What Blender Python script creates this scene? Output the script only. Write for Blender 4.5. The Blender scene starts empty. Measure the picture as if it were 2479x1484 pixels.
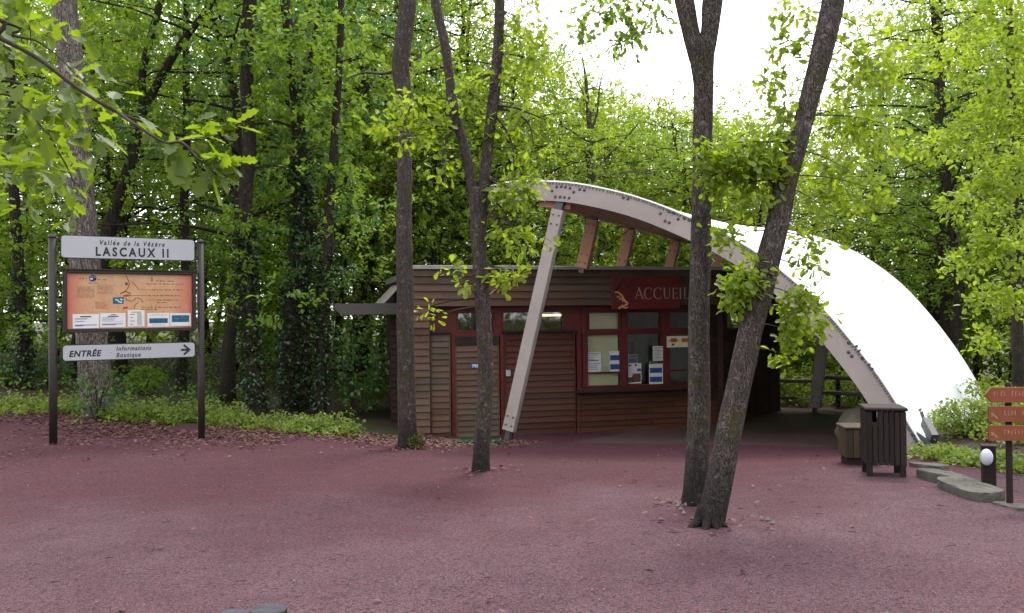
import bpy, math, random
import numpy as np
from mathutils import Vector, Matrix, noise as mnoise

R = math.radians
SC = bpy.context.scene
COL = SC.collection

# ------------------------------------------------------------------ camera
F, CX, CY = 2062.5, 1239.5, 742.0           # measured on a 2479 px wide view of the photograph
CAM = Vector((0, 0, 1.6))
cd = bpy.data.cameras.new("camera")
cam = bpy.data.objects.new("camera", cd)
COL.objects.link(cam)
cd.sensor_width = 36.0
cd.lens = 36.0 * F / 2479.0
cd.clip_start, cd.clip_end = 0.05, 600
CAMROT = Matrix.Rotation(R(90 + 0.64), 3, 'X') @ Matrix.Rotation(R(-0.6), 3, 'Z')
cam.matrix_world = Matrix.Translation(CAM) @ CAMROT.to_4x4()
SC.camera = cam

# ------------------------------------------------------------------ world, sun, exposure
SUN_EL, SUN_AZ = 58.0, 24.0                  # degrees; azimuth from +Y towards +X
wd = bpy.data.worlds.new("World")
SC.world = wd
wd.use_nodes = True
wt = wd.node_tree
bg = wt.nodes["Background"]
sky = wt.nodes.new("ShaderNodeTexSky")
sky.sky_type = 'NISHITA'
sky.sun_disc = False
sky.sun_elevation = R(SUN_EL)
sky.sun_rotation = R(SUN_AZ)
sky.air_density, sky.dust_density, sky.ozone_density = 1.0, 3.0, 1.0
wtc = wt.nodes.new("ShaderNodeTexCoord")
wn = wt.nodes.new("ShaderNodeTexNoise")
wn.inputs["Scale"].default_value = 2.2
wn.inputs["Detail"].default_value = 5
wr = wt.nodes.new("ShaderNodeMapRange")
wr.inputs[1].default_value, wr.inputs[2].default_value = 0.25, 0.7
wr.inputs[3].default_value, wr.inputs[4].default_value = 0.72, 0.97
wmx = wt.nodes.new("ShaderNodeMix")
wmx.data_type = 'RGBA'
wmx.inputs[7].default_value = (15.0, 15.2, 15.8, 1)      # cloud cover
wt.links.new(wtc.outputs["Generated"], wn.inputs["Vector"])
wt.links.new(wn.outputs[0], wr.inputs[0])
wt.links.new(wr.outputs[0], wmx.inputs[0])
wt.links.new(sky.outputs[0], wmx.inputs[6])
wt.links.new(wmx.outputs[2], bg.inputs[0])
bg.inputs[1].default_value = 0.10
sd = bpy.data.lights.new("sun", 'SUN')
sd.energy = 1.5
sd.angle = R(14)
sd.color = (1.0, 0.95, 0.87)
sun = bpy.data.objects.new("sun", sd)
COL.objects.link(sun)
_sdir = Vector((math.sin(R(SUN_AZ)) * math.cos(R(SUN_EL)), math.cos(R(SUN_AZ)) * math.cos(R(SUN_EL)), math.sin(R(SUN_EL))))
sun.rotation_euler = _sdir.to_track_quat('Z', 'Y').to_euler()
sun.location = (0, 0, 40)
SC.view_settings.view_transform = 'Standard'
SC.view_settings.look = 'None'
SC.view_settings.exposure = 1.4
SC.view_settings.gamma = 1.0
SC.view_settings.use_curve_mapping = False
SC.cycles.max_bounces = 7
SC.cycles.diffuse_bounces = 4
SC.cycles.glossy_bounces = 2
SC.cycles.transmission_bounces = 4
SC.cycles.transparent_max_bounces = 6
SC.cycles.sample_clamp_indirect = 6

# ------------------------------------------------------------------ helpers: pixels to space, ground
def ray(px, py):
    return (CAMROT @ Vector(((px - CX) / F, -(py - CY) / F, -1.0)))

def at(px, py, Y):
    d = ray(px, py)
    return CAM + d * (Y / d.y)

def sstep(a, b, x):
    t = min(1.0, max(0.0, (x - a) / (b - a)))
    return t * t * (3 - 2 * t)

def gz(x, y):
    ye = min(max(y, 0.0), 17.0)
    z = -0.0028 * ye * ye
    bump = 0.075 * max(0.0, -x - 0.9) * min(1.3, max(0.0, (y - 9) / 6))
    z += min(1.3, bump)
    z -= 1.7 * sstep(22.5, 31, y) * sstep(3.5, 9, x)
    z += 0.22 * sstep(0, 1.3, x - (7.2 - 0.22 * (y - 6))) * sstep(4, 7, y) * (1 - sstep(14, 19, y)) if y < 19 else 0.0
    return z

def ground(px, py):
    d = ray(px, py)
    t = 2.0
    while t < 80:
        p = CAM + d * t
        if p.z <= gz(p.x, p.y):
            return Vector((p.x, p.y, gz(p.x, p.y)))
        t += 0.02
    return CAM + d * 60

def onplane(px, py, p0, n):
    d = ray(px, py)
    return CAM + d * ((p0 - CAM).dot(n) / d.dot(n))

# ------------------------------------------------------------------ helpers: objects
def tag(o, label=None, cat=None, group=None, kind=None):
    if label: o["label"] = label
    if cat: o["category"] = cat
    if group: o["group"] = group
    if kind: o["kind"] = kind
    return o

def empty(name, loc, label=None, cat=None, group=None, rz=0.0):
    o = bpy.data.objects.new(name, None)
    COL.objects.link(o)
    o.location = loc
    o.rotation_euler = (0, 0, rz)
    o.empty_display_size = 0.2
    return tag(o, label, cat, group)

def link(name, me, parent=None):
    o = bpy.data.objects.new(name, me)
    COL.objects.link(o)
    if parent is not None: o.parent = parent
    return o

class MB:
    """collects polygons, then builds ONE mesh object"""
    def __init__(s):
        s.v, s.f, s.m, s.a = [], [], [], []
    def face(s, pts, mi=0, a=0.5):
        b = len(s.v)
        s.v += [tuple(p) for p in pts]
        s.f.append(tuple(range(b, b + len(pts)))); s.m.append(mi); s.a.append(a)
    def mesh(s, vs, fs, mi=0, a=0.5):
        b = len(s.v)
        s.v += [tuple(p) for p in vs]
        for f in fs:
            s.f.append(tuple(b + i for i in f)); s.m.append(mi); s.a.append(a)
    def box(s, p0, p1, mi=0, a=0.5, M=None, bev=0.0):
        x0, y0, z0 = p0; x1, y1, z1 = p1
        if x0 > x1: x0, x1 = x1, x0
        if y0 > y1: y0, y1 = y1, y0
        if z0 > z1: z0, z1 = z1, z0
        if bev > 0:
            c = bev
            vs = []
            for zz, i in ((z0, c), (z0 + c, 0), (z1 - c, 0), (z1, c)):
                X0, X1, Y0, Y1 = x0 + i, x1 - i, y0 + i, y1 - i
                k = c if i == 0 else c * .6
                vs += [(X0 + k, Y0, zz), (X1 - k, Y0, zz), (X1, Y0 + k, zz), (X1, Y1 - k, zz), (X1 - k, Y1, zz), (X0 + k, Y1, zz), (X0, Y1 - k, zz), (X0, Y0 + k, zz)]
            fs = [tuple(range(7, -1, -1)), tuple(range(24, 32))]
            for r in range(3):
                for i in range(8):
                    j = (i + 1) % 8
                    fs.append((r * 8 + i, r * 8 + j, r * 8 + 8 + j, r * 8 + 8 + i))
        else:
            vs = [(x0, y0, z0), (x1, y0, z0), (x1, y1, z0), (x0, y1, z0), (x0, y0, z1), (x1, y0, z1), (x1, y1, z1), (x0, y1, z1)]
            fs = [(3, 2, 1, 0), (4, 5, 6, 7), (0, 1, 5, 4), (1, 2, 6, 5), (2, 3, 7, 6), (3, 0, 4, 7)]
        if M is not None: vs = [M @ Vector(p) for p in vs]
        s.mesh(vs, fs, mi, a)
    def bar(s, a, b, w, h, up=Vector((0, 0, 1)), mi=0, av=0.5):
        """rectangular bar from a to b, w across, h along `up`"""
        a, b = Vector(a), Vector(b)
        d = (b - a).normalized()
        sx = d.cross(up).normalized()
        uz = sx.cross(d).normalized()
        c = min(w, h) * .08
        prof = [(-w/2 + c, -h/2), (w/2 - c, -h/2), (w/2, -h/2 + c), (w/2, h/2 - c), (w/2 - c, h/2), (-w/2 + c, h/2), (-w/2, h/2 - c), (-w/2, -h/2 + c)]
        vs = [a + sx * x + uz * z for x, z in prof] + [b + sx * x + uz * z for x, z in prof]
        fs = [tuple(range(7, -1, -1)), tuple(range(8, 16))] + [(i, (i + 1) % 8, 8 + (i + 1) % 8, 8 + i) for i in range(8)]
        s.mesh(vs, fs, mi, av)
    def tube(s, pts, rad, sides=10, mi=0, a=0.5, amp=0.0, seed=0.0, cap=True, nsc=2.0):
        pts = [Vector(p) for p in pts]
        n = len(pts)
        d0 = (pts[1] - pts[0]).normalized()
        u = d0.cross(Vector((0.3, 1, 0.1))).normalized()
        vs = []
        for i, p in enumerate(pts):
            d = (pts[min(i + 1, n - 1)] - pts[max(i - 1, 0)]).normalized()
            u = (u - d * u.dot(d)).normalized()
            w = d.cross(u)
            for k in range(sides):
                t = 2 * math.pi * k / sides
                q = u * math.cos(t) + w * math.sin(t)
                r = rad[i]
                if amp:
                    c = p + q * r
                    r *= 1 + amp * (mnoise.noise((c.x * nsc * 3 + seed, c.y * nsc * 3, c.z * nsc)) + .5 * mnoise.noise((c.x * 16 + seed, c.y * 16, c.z * 5)))
                vs.append(p + q * r)
        fs = []
        for i in range(n - 1):
            for k in range(sides):
                j = (k + 1) % sides
                fs.append((i * sides + k, i * sides + j, (i + 1) * sides + j, (i + 1) * sides + k))
        if cap:
            fs.append(tuple(range(sides - 1, -1, -1)))
            fs.append(tuple((n - 1) * sides + k for k in range(sides)))
        s.mesh(vs, fs, mi, a)
    def prism(s, poly, fn, d0, d1, mi=0, a=0.5):
        """poly in 2D (counter-clockwise seen from the front), fn(x, z, depth) -> point; from depth d0 (front) to d1"""
        n = len(poly)
        vs = [fn(x, z, d0) for x, z in poly] + [fn(x, z, d1) for x, z in poly]
        fs = [tuple(range(n)), tuple(range(2 * n - 1, n - 1, -1))]
        for i in range(n):
            j = (i + 1) % n
            fs.append((i, n + i, n + j, j))
        s.mesh(vs, fs, mi, a)
    def build(s, name, mats, parent=None, off=None, smooth=False):
        me = bpy.data.meshes.new(name)
        v = s.v
        if off is not None:
            v = [(p[0] - off[0], p[1] - off[1], p[2] - off[2]) for p in v]
        me.from_pydata(v, [], s.f)
        for m in (mats if isinstance(mats, (list, tuple)) else [mats]):
            me.materials.append(m)
        me.polygons.foreach_set("material_index", s.m)
        at_ = me.attributes.new("var", 'FLOAT', 'FACE')
        at_.data.foreach_set("value", s.a)
        if smooth: me.polygons.foreach_set("use_smooth", [True] * len(s.f))
        me.update()
        return link(name, me, parent)

def catmull(P, n):
    P = [tuple(p) for p in P]
    Q = [tuple(2 * np.array(P[0]) - np.array(P[1]))] + P + [tuple(2 * np.array(P[-1]) - np.array(P[-2]))]
    Q = np.array(Q, float)
    out = []
    m = len(P) - 1
    for i in range(m):
        p0, p1, p2, p3 = Q[i], Q[i + 1], Q[i + 2], Q[i + 3]
        for k in range(n):
            t = k / n
            out.append(.5 * ((2 * p1) + (-p0 + p2) * t + (2 * p0 - 5 * p1 + 4 * p2 - p3) * t * t + (-p0 + 3 * p1 - 3 * p2 + p3) * t ** 3))
    out.append(Q[-2])
    return out

def strokes(mb, pts, ws, fn, d0, d1, mi=0):
    """a drawn line of varying width as thin raised ribbon"""
    n = len(pts)
    L, Rr = [], []
    for i in range(n):
        ax, ay = pts[max(i - 1, 0)]; bx, by = pts[min(i + 1, n - 1)]
        dx, dy = bx - ax, by - ay
        l = math.hypot(dx, dy) or 1
        w = (ws[i] if isinstance(ws, (list, tuple)) else ws) / 2
        L.append((pts[i][0] - dy / l * w, pts[i][1] + dx / l * w)); Rr.append((pts[i][0] + dy / l * w, pts[i][1] - dx / l * w))
    for i in range(n - 1):
        mb.prism([Rr[i], Rr[i + 1], L[i + 1], L[i]], fn, d0, d1, mi)

def text_polys(body, size, shear=0.0, bold=0.0, space=1.0, align='CENTER'):
    cu = bpy.data.curves.new("lettering", 'FONT')
    cu.body, cu.size, cu.shear, cu.offset, cu.space_character = body, size, shear, bold, space
    cu.align_x = align
    cu.resolution_u = 3
    o = bpy.data.objects.new("lettering", cu)
    COL.objects.link(o)
    dg = bpy.context.evaluated_depsgraph_get()
    me = bpy.data.meshes.new_from_object(o.evaluated_get(dg))
    vs = [v.co.copy() for v in me.vertices]
    fs = [tuple(p.vertices) for p in me.polygons]
    bpy.data.objects.remove(o); bpy.data.meshes.remove(me); bpy.data.curves.remove(cu)
    return vs, fs

def put_text(mb, body, size, x, z, fn, d, mi=0, sx=1.0, **kw):
    vs, fs = text_polys(body, size, **kw)
    mb.mesh([fn(x + v.x * sx, z + v.y, d) for v in vs], fs, mi)

# ------------------------------------------------------------------ helpers: materials
def C(r, g, b):
    f = lambda c: (c / 255 / 12.92) if c / 255 <= .04045 else ((c / 255 + .055) / 1.055) ** 2.4
    return (f(r), f(g), f(b), 1.0)

def K(r, g, b, k=.42):
    c = C(r, g, b)
    return (c[0] * k, c[1] * k, c[2] * k, 1.0)

class G:
    def __init__(s, name):
        s.mat = bpy.data.materials.new(name)
        s.mat.use_nodes = True
        s.t = s.mat.node_tree
        s.t.nodes.clear()
        s.out = s.t.nodes.new("ShaderNodeOutputMaterial")
    def n(s, typ, out=0, props=None, **kw):
        nd = s.t.nodes.new(typ)
        for k, v in (props or {}).items(): setattr(nd, k, v)
        for k, v in kw.items():
            so = nd.inputs[int(k[1:])] if k[0] == '_' else nd.inputs[k.replace('_', ' ')]
            if isinstance(v, bpy.types.NodeSocket): s.t.links.new(v, so)
            else: so.default_value = v
        return nd.outputs[out]
    def mix(s, f, a, b, blend='MIX'):
        return s.n("ShaderNodeMix", 2, {"data_type": 'RGBA', "blend_type": blend}, _0=f, _6=a, _7=b)
    def math(s, op, a, b=0.0):
        return s.n("ShaderNodeMath", 0, {"operation": op}, _0=a, _1=b)
    def ramp(s, f, a, b, lo=0.0, hi=1.0):
        return s.n("ShaderNodeMapRange", 0, None, _0=f, _1=a, _2=b, _3=lo, _4=hi)
    def co(s, kind="Object", scale=(1, 1, 1)):
        c = s.n("ShaderNodeTexCoord", {"Generated": 0, "Object": 3}[kind])
        return s.n("ShaderNodeMapping", 0, None, Vector=c, Scale=scale)
    def noise(s, vec, scale, detail=4, rough=.55):
        return s.n("ShaderNodeTexNoise", 0, None, Vector=vec, Scale=scale, Detail=detail, Roughness=rough)
    def var(s):
        return s.n("ShaderNodeAttribute", 2, {"attribute_name": "var"})
    def bump(s, h, strength=.3, dist=.01):
        return s.n("ShaderNodeBump", 0, None, Height=h, Strength=strength, Distance=dist)
    def end(s, sh):
        s.t.links.new(sh, s.out.inputs[0]); return s.mat
    def pbr(s, col, rough=.7, spec=.3, normal=None, metal=0.0):
        kw = dict(Base_Color=col, Roughness=rough, Metallic=metal)
        kw["Specular_IOR_Level"] = spec
        if normal is not None: kw["Normal"] = normal
        return s.n("ShaderNodeBsdfPrincipled", 0, None, **kw)

def plain(name, col, rough=.6, spec=.3, amt=.25, scale=6.0, stretch=(1, 1, 1), bump=.15, metal=0.0):
    g = G(name)
    v = g.co("Object", stretch)
    n1 = g.noise(v, scale, 5)
    n2 = g.noise(v, scale * 9, 3)
    dark = tuple(c * (1 - amt) for c in col[:3]) + (1,)
    lite = tuple(min(1, c * (1 + amt)) for c in col[:3]) + (1,)
    c = g.mix(g.ramp(n1, .3, .7), dark, lite)
    c = g.mix(g.math('MULTIPLY', g.ramp(n2, .45, .75), amt), c, dark)
    return g.end(g.pbr(c, rough, spec, g.bump(n2, bump, .004), metal))

def leaf_mat(name, ca, cb, ct, trans=.45, rough=.45):
    g = G(name)
    rnd = g.n("ShaderNodeObjectInfo", 5)
    v = g.var()
    c = g.mix(v, ca, cb)
    c = g.mix(g.math('MULTIPLY', rnd, .35), c, tuple(x * .6 for x in ca[:3]) + (1,))
    t = g.mix(v, tuple(x * .7 for x in ct[:3]) + (1,), ct)
    a = g.pbr(c, rough, .35)
    b = g.n("ShaderNodeBsdfTranslucent", 0, None, Color=t)
    return g.end(g.n("ShaderNodeMixShader", 0, None, _0=trans, _1=a, _2=b))

def bark_mat(name, c1, c2, lichen, moss=None, sc=1.0, lich=.5, wet=False):
    g = G(name)
    v = g.co("Object", (1, 1, .22))
    vo = g.n("ShaderNodeTexVoronoi", 0, {"feature": 'DISTANCE_TO_EDGE'}, Vector=g.n("ShaderNodeVectorMath", 0, {"operation": 'ADD'}, _0=v, _1=g.n("ShaderNodeTexNoise", 1, None, Vector=v, Scale=9.0 * sc)), Scale=26.0 * sc)
    n1 = g.noise(v, 30 * sc, 6, .65)
    n2 = g.noise(g.co(), 3.0, 4)
    n3 = g.noise(g.co(), 14.0, 5, .7)
    crack = g.ramp(vo, 0.0, .16)
    c = g.mix(g.ramp(n1, .3, .7), c1, c2)
    c = g.mix(crack, tuple(x * .35 for x in c1[:3]) + (1,), c)
    c = g.mix(g.math('MULTIPLY', g.ramp(n3, .56, .66), lich), c, lichen)
    if moss:
        c = g.mix(g.math('MULTIPLY', g.ramp(n2, .5, .68), .75), c, moss)
    n4 = g.noise(g.co(), 60.0, 3, .7)
    c = g.mix(g.ramp(n4, .54, .66, 0, .6), c, tuple(x * .25 for x in c1[:3]) + (1,))
    if wet:                                              # damp dark foot
        zz = g.n("ShaderNodeSeparateXYZ", 2, None, Vector=g.co())
        c = g.mix(g.ramp(g.math('ADD', zz, g.math('MULTIPLY', n2, .5)), .85, .35, 0, .75), c, (.012, .010, .011, 1))
    h = g.math('ADD', g.math('MULTIPLY', crack, .7), g.math('MULTIPLY', n1, .5))
    return g.end(g.pbr(c, .9, .15, g.bump(h, .9, .02)))

def board_mat(name, ca, cb, grey, weather=.5, wscale=.35):
    """horizontal painted boards: own tone per board, grain along x, grey weathered patches"""
    g = G(name)
    v = g.var()
    grain = g.noise(g.co("Object", (1.2, 14, 34)), 3.0, 6, .6)
    big = g.noise(g.co("Object", (1, 1, .8)), wscale * 2.2, 3)
    spots = g.noise(g.co(), 42, 2)
    c = g.mix(v, tuple(x * .72 for x in ca[:3]) + (1,), tuple(x * 1.18 for x in cb[:3]) + (1,))
    c = g.mix(g.math('MULTIPLY', g.ramp(big, .38, .62), weather), c, grey)
    c = g.mix(g.math('MULTIPLY', g.ramp(grain, .35, .75), .5), c, tuple(x * .45 for x in ca[:3]) + (1,))
    c = g.mix(g.math('MULTIPLY', g.ramp(spots, .68, .74), .7), c, tuple(x * .3 for x in ca[:3]) + (1,))
    return g.end(g.pbr(c, .75, .2, g.bump(grain, .35, .006)))

M = {}
M["leaf_green"] = leaf_mat("leaf_green", (.052, .105, .012, 1), (.115, .180, .020, 1), (.28, .43, .03, 1), .5)
M["leaf_dark"] = leaf_mat("leaf_dark", (.030, .078, .018, 1), (.070, .135, .032, 1), (.14, .29, .05, 1), .42, .35)
M["leaf_yellow"] = leaf_mat("leaf_yellow", (.066, .118, .010, 1), (.125, .182, .014, 1), (.38, .50, .025, 1), .52)
M["leaf_near"] = leaf_mat("leaf_near", (.046, .088, .008, 1), (.080, .122, .010, 1), (.225, .325, .012, 1), .55)
M["leaf_cover"] = leaf_mat("leaf_cover", (.085, .140, .018, 1), (.16, .21, .03, 1), (.30, .40, .05, 1), .4)
M["leaf_litter"] = leaf_mat("leaf_litter", (.045, .018, .015, 1), (.150, .068, .055, 1), (.10, .05, .03, 1), .15, .7)
M["leaf_ivy"] = leaf_mat("leaf_ivy", (.012, .032, .010, 1), (.040, .070, .02, 1), (.05, .10, .02, 1), .2, .3)
M["leaf_moss"] = leaf_mat("leaf_moss", (.050, .050, .006, 1), (.105, .095, .010, 1), (.10, .09, .01, 1), .2, .8)
M["bark_oak"] = bark_mat("bark_oak", K(84, 74, 72, .52), K(132, 118, 114, .52), K(180, 172, 166, .5), (.050, .045, .012, 1), 1.0, .5, True)
M["bark_dark"] = bark_mat("bark_dark", K(52, 44, 40, .55), K(86, 74, 66, .55), K(120, 116, 104, .55), (.030, .036, .010, 1), .7, .25)
M["bark_pine"] = bark_mat("bark_pine", K(108, 98, 92, .55), K(158, 146, 138, .55), K(184, 178, 170, .55), None, .55, .45)
M["bark_wood"] = bark_mat("bark_wood", K(60, 50, 44, .55), K(100, 86, 74, .55), K(126, 122, 112, .55), (.030, .034, .010, 1), .6, .2)
M["twig"] = plain("twig", (.035, .026, .02, 1), .8, .2, .3, 20)
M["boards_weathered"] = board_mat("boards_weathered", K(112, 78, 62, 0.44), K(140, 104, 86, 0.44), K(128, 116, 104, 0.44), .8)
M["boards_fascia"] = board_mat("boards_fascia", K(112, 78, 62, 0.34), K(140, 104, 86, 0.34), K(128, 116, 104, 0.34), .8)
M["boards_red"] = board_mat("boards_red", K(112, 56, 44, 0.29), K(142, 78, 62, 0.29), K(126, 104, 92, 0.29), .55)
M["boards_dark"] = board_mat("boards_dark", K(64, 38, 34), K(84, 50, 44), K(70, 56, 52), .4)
M["boards_brown"] = board_mat("boards_brown", K(120, 66, 46, 0.26), K(150, 88, 62, 0.26), K(132, 98, 78, 0.26), .5)
M["red_paint"] = plain("red_paint", K(122, 34, 30, .40), .55, .35, .3, 2.5, (1, 1, 3))
M["dark_trim"] = plain("dark_trim", K(58, 44, 40), .7, .25, .3, 5)
M["grey_metal"] = plain("grey_metal", C(128, 124, 120), .5, .4, .2, 6)
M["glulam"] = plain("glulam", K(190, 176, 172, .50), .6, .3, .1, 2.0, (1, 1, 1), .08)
M["glulam_shade"] = plain("glulam_shade", K(182, 134, 108, .62), .6, .3, .14, 3.0)  # browner copy of glulam; the shade under the roof is put into its colour
M["steel"] = plain("steel", C(66, 66, 70), .5, .5, .25, 12, (1, 1, 1), .1, .3)
g = G("canvas")
cn_ = g.mix(g.ramp(g.noise(g.co(), 1.2, 4), .3, .7), (.84, .85, .88, 1), (.89, .90, .92, 1))
M["canvas"] = g.end(g.n("ShaderNodeMixShader", 0, None, _0=.16, _1=g.pbr(cn_, .55, .3), _2=g.n("ShaderNodeBsdfTranslucent", 0, None, Color=(.80, .80, .80, 1))))
M["glass"] = None
g = G("glass")
fr = g.n("ShaderNodeFresnel", 0, None, IOR=1.5)
M["glass"] = g.end(g.n("ShaderNodeMixShader", 0, None, _0=g.math('ADD', g.math('MULTIPLY', fr, .7), .03), _1=g.n("ShaderNodeBsdfTransparent", 0, None, Color=(.92, .94, .90, 1)), _2=g.n("ShaderNodeBsdfGlossy", 0, None, Color=(.9, .95, .9, 1), Roughness=.03)))
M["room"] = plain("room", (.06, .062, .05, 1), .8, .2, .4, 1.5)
M["blind"] = plain("blind", K(222, 216, 192, .8), .8, .2, .05, 2)
M["sign_white"] = plain("sign_white", K(222, 222, 232, .40), .4, .4, .03, 2)
M["sign_black"] = plain("sign_black", C(26, 24, 28), .5, .3, .2, 10)
M["post_brown"] = plain("post_brown", K(56, 44, 42), .6, .35, .25, 8, (1, 1, .2))
M["paper"] = plain("paper", K(232, 230, 232, .62), .7, .2, .04, 3)
M["ink_blue"] = plain("ink_blue", K(52, 92, 168, .5), .6, .2, .1, 9)
M["ink_teal"] = plain("ink_teal", K(40, 112, 148, .5), .6, .2, .1, 9)
M["ink_grey"] = plain("ink_grey", K(120, 118, 122, .5), .7, .2, .2, 9)
M["ink_orange"] = plain("ink_orange", K(224, 132, 24, .5), .7, .2, .15, 9)
M["ink_red"] = plain("ink_red", K(206, 66, 44, .5), .7, .2, .15, 9)
M["ink_brown"] = plain("ink_brown", C(94, 62, 48), .7, .2, .2, 9)
M["ink_pale"] = plain("ink_pale", K(214, 180, 150, .5), .7, .2, .15, 9)
M["accueil_red"] = plain("accueil_red", K(130, 34, 26, .42), .5, .35, .18, 3)
M["accueil_letter"] = plain("accueil_letter", K(190, 160, 146, .6), .5, .4, .12, 14)
M["emblem_tan"] = plain("emblem_tan", C(204, 150, 92), .6, .3, .15, 14)
M["mat_green"] = plain("mat_green", K(28, 78, 50, .4), .9, .1, .3, 30)
M["wood_dark"] = board_mat("wood_dark", K(60, 46, 44, .28), K(80, 62, 58, .28), K(78, 68, 66, .28), .5)
M["wood_light"] = board_mat("wood_light", K(116, 96, 74, .22), K(140, 116, 90, .22), K(116, 104, 92, .22), .5)
M["wood_pale"] = board_mat("wood_pale", K(128, 116, 112, .6), K(150, 138, 134, .6), K(140, 132, 130, .6), .5)
M["finger_red"] = plain("finger_red", K(172, 92, 58, .38), .55, .35, .15, 5)
M["board_ink"] = plain("board_ink", K(206, 158, 132, .42), .7, .2, .3, 30)
M["rafter"] = board_mat("rafter", K(96, 88, 86, .5), K(112, 104, 100, .5), K(108, 102, 98, .5), .5)
M["globe"] = plain("globe", K(222, 220, 238, .6), .35, .5, .03, 3)
M["stone"] = plain("stone", K(146, 142, 134, .25), .85, .2, .35, 5, (1, 1, 1), .6)
M["boulder"] = plain("boulder", K(92, 92, 76, .6), .9, .15, .3, 4, (1, 1, 1), .6)
M["log_end"] = plain("log_end", K(74, 72, 80, .6), .85, .2, .35, 14, (1, 1, 1), .4)
M["pebble"] = plain("pebble", K(196, 186, 180, .26), .8, .2, .2, 9)
M["tyre"] = plain("tyre", C(24, 24, 26), .8, .2, .2, 9)
M["car_white"] = plain("car_white", C(226, 228, 232), .3, .5, .03, 2)
M["car_glass"] = plain("car_glass", C(20, 24, 28), .1, .6, .1, 2)
g = G("lamp_tube")
M["lamp_tube"] = g.end(g.n("ShaderNodeEmission", 0, None, Color=(1, .82, .32, 1), Strength=1.2))

# map print: worn orange sheet, redder towards its side edges (that is the print's own colour)
g = G("map_print")
sep = g.n("ShaderNodeSeparateXYZ", 0, None, Vector=g.n("ShaderNodeTexCoord", 0))
ed = g.math('ABSOLUTE', g.math('SUBTRACT', sep, .5))
nz = g.noise(g.co(), 4, 5)
nf = g.noise(g.co(), 24, 4)
c = g.mix(g.ramp(nz, .35, .65), K(208, 166, 128, .66), K(200, 148, 108, .66))
c = g.mix(g.math('MULTIPLY', g.ramp(nf, .5, .7), .35), c, K(170, 120, 96, .6))
c = g.mix(g.ramp(ed, .34, .5, 0, .85), c, K(206, 96, 82, .6))
M["map_print"] = g.end(g.pbr(c, .35, .4))

# red crushed-stone ground, greyer towards the viewer and the right, dry and pale under the canopy roof, dark litter in the wood
g = G("plaza_ground")
wv = g.n("ShaderNodeNewGeometry", 0)
mp = lambda s_: g.n("ShaderNodeMapping", 0, None, Vector=wv, Scale=(s_, s_, s_))
big = g.noise(mp(.32), 1.0, 4)
mid = g.noise(mp(2.4), 1.0, 5, .65)
fine = g.noise(mp(34.0), 1.0, 4, .7)
grit = g.n("ShaderNodeTexVoronoi", 1, None, Vector=mp(84.0), Scale=1.0)
grit2 = g.n("ShaderNodeTexVoronoi", 0, None, Vector=mp(96.0), Scale=1.0)
sepg = g.n("ShaderNodeSeparateColor", 0, None, Color=grit)
forest = g.n("ShaderNodeAttribute", 2, {"attribute_name": "forest"})
dry = g.n("ShaderNodeAttribute", 2, {"attribute_name": "dry"})
open_ = g.n("ShaderNodeAttribute", 2, {"attribute_name": "open"})
red = g.mix(g.ramp(mid, .3, .7), C(60, 24, 33), C(76, 35, 45))
grey = g.mix(g.ramp(mid, .3, .7), C(84, 62, 70), C(102, 82, 90))
ob = g.ramp(g.math('ADD', open_, g.math('MULTIPLY', g.math('SUBTRACT', big, .5), 2.6)), .25, .85)
c = g.mix(ob, red, grey)
c = g.mix(g.ramp(sepg, .0, 1.0, .1, .65), c, g.mix(sepg, C(40, 29, 35), C(110, 54, 68)))
c = g.mix(g.ramp(fine, .53, .63, 0, .8), c, C(30, 18, 23))
c = g.mix(g.ramp(fine, .42, .30, 0, .5), c, C(112, 92, 96))
c = g.mix(g.ramp(grit2, .42, .62, 0, .7), c, C(28, 18, 22))
dn = g.ramp(g.math('ADD', dry, g.math('MULTIPLY', g.math('SUBTRACT', mid, .5), .25)), .35, .65)
c = g.mix(g.math('MULTIPLY', dn, .8), c, g.mix(fine, C(66, 52, 50), C(80, 64, 61)))
fn_ = g.ramp(g.math('ADD', forest, g.math('MULTIPLY', g.math('SUBTRACT', mid, .5), .7)), .3, .7)
fl = g.mix(g.ramp(fine, .35, .65), C(34, 26, 21), C(62, 42, 33))
fl = g.mix(g.ramp(big, .45, .6), fl, (.022, .034, .010, 1))
c = g.mix(fn_, c, fl)
hgt = g.math('ADD', g.math('MULTIPLY', fine, .7), g.math('MULTIPLY', grit2, .5))
M["ground"] = g.end(g.pbr(c, .88, .22, g.bump(hgt, 1.0, .016)))

# ------------------------------------------------------------------ the ground: one sheet to the horizon
def edge_y(x):
    """where the red ground ends and the wood begins"""
    if x < -1.2: return 15.2 + .09 * min(0, x + 4) * -1 * .5 + .35 * math.sin(x * 1.3) + .25 * math.sin(x * 3.1)
    if x < 5.5: return 21.5
    return max(4.0, 23.5 if x < 6.9 - .0 * x else 23.5)

def right_line(y):
    """x of the kerb stones, where the bank on the right begins"""
    return 7.25 - .22 * (y - 6) + .35 * math.sin(y * .9)

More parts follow.
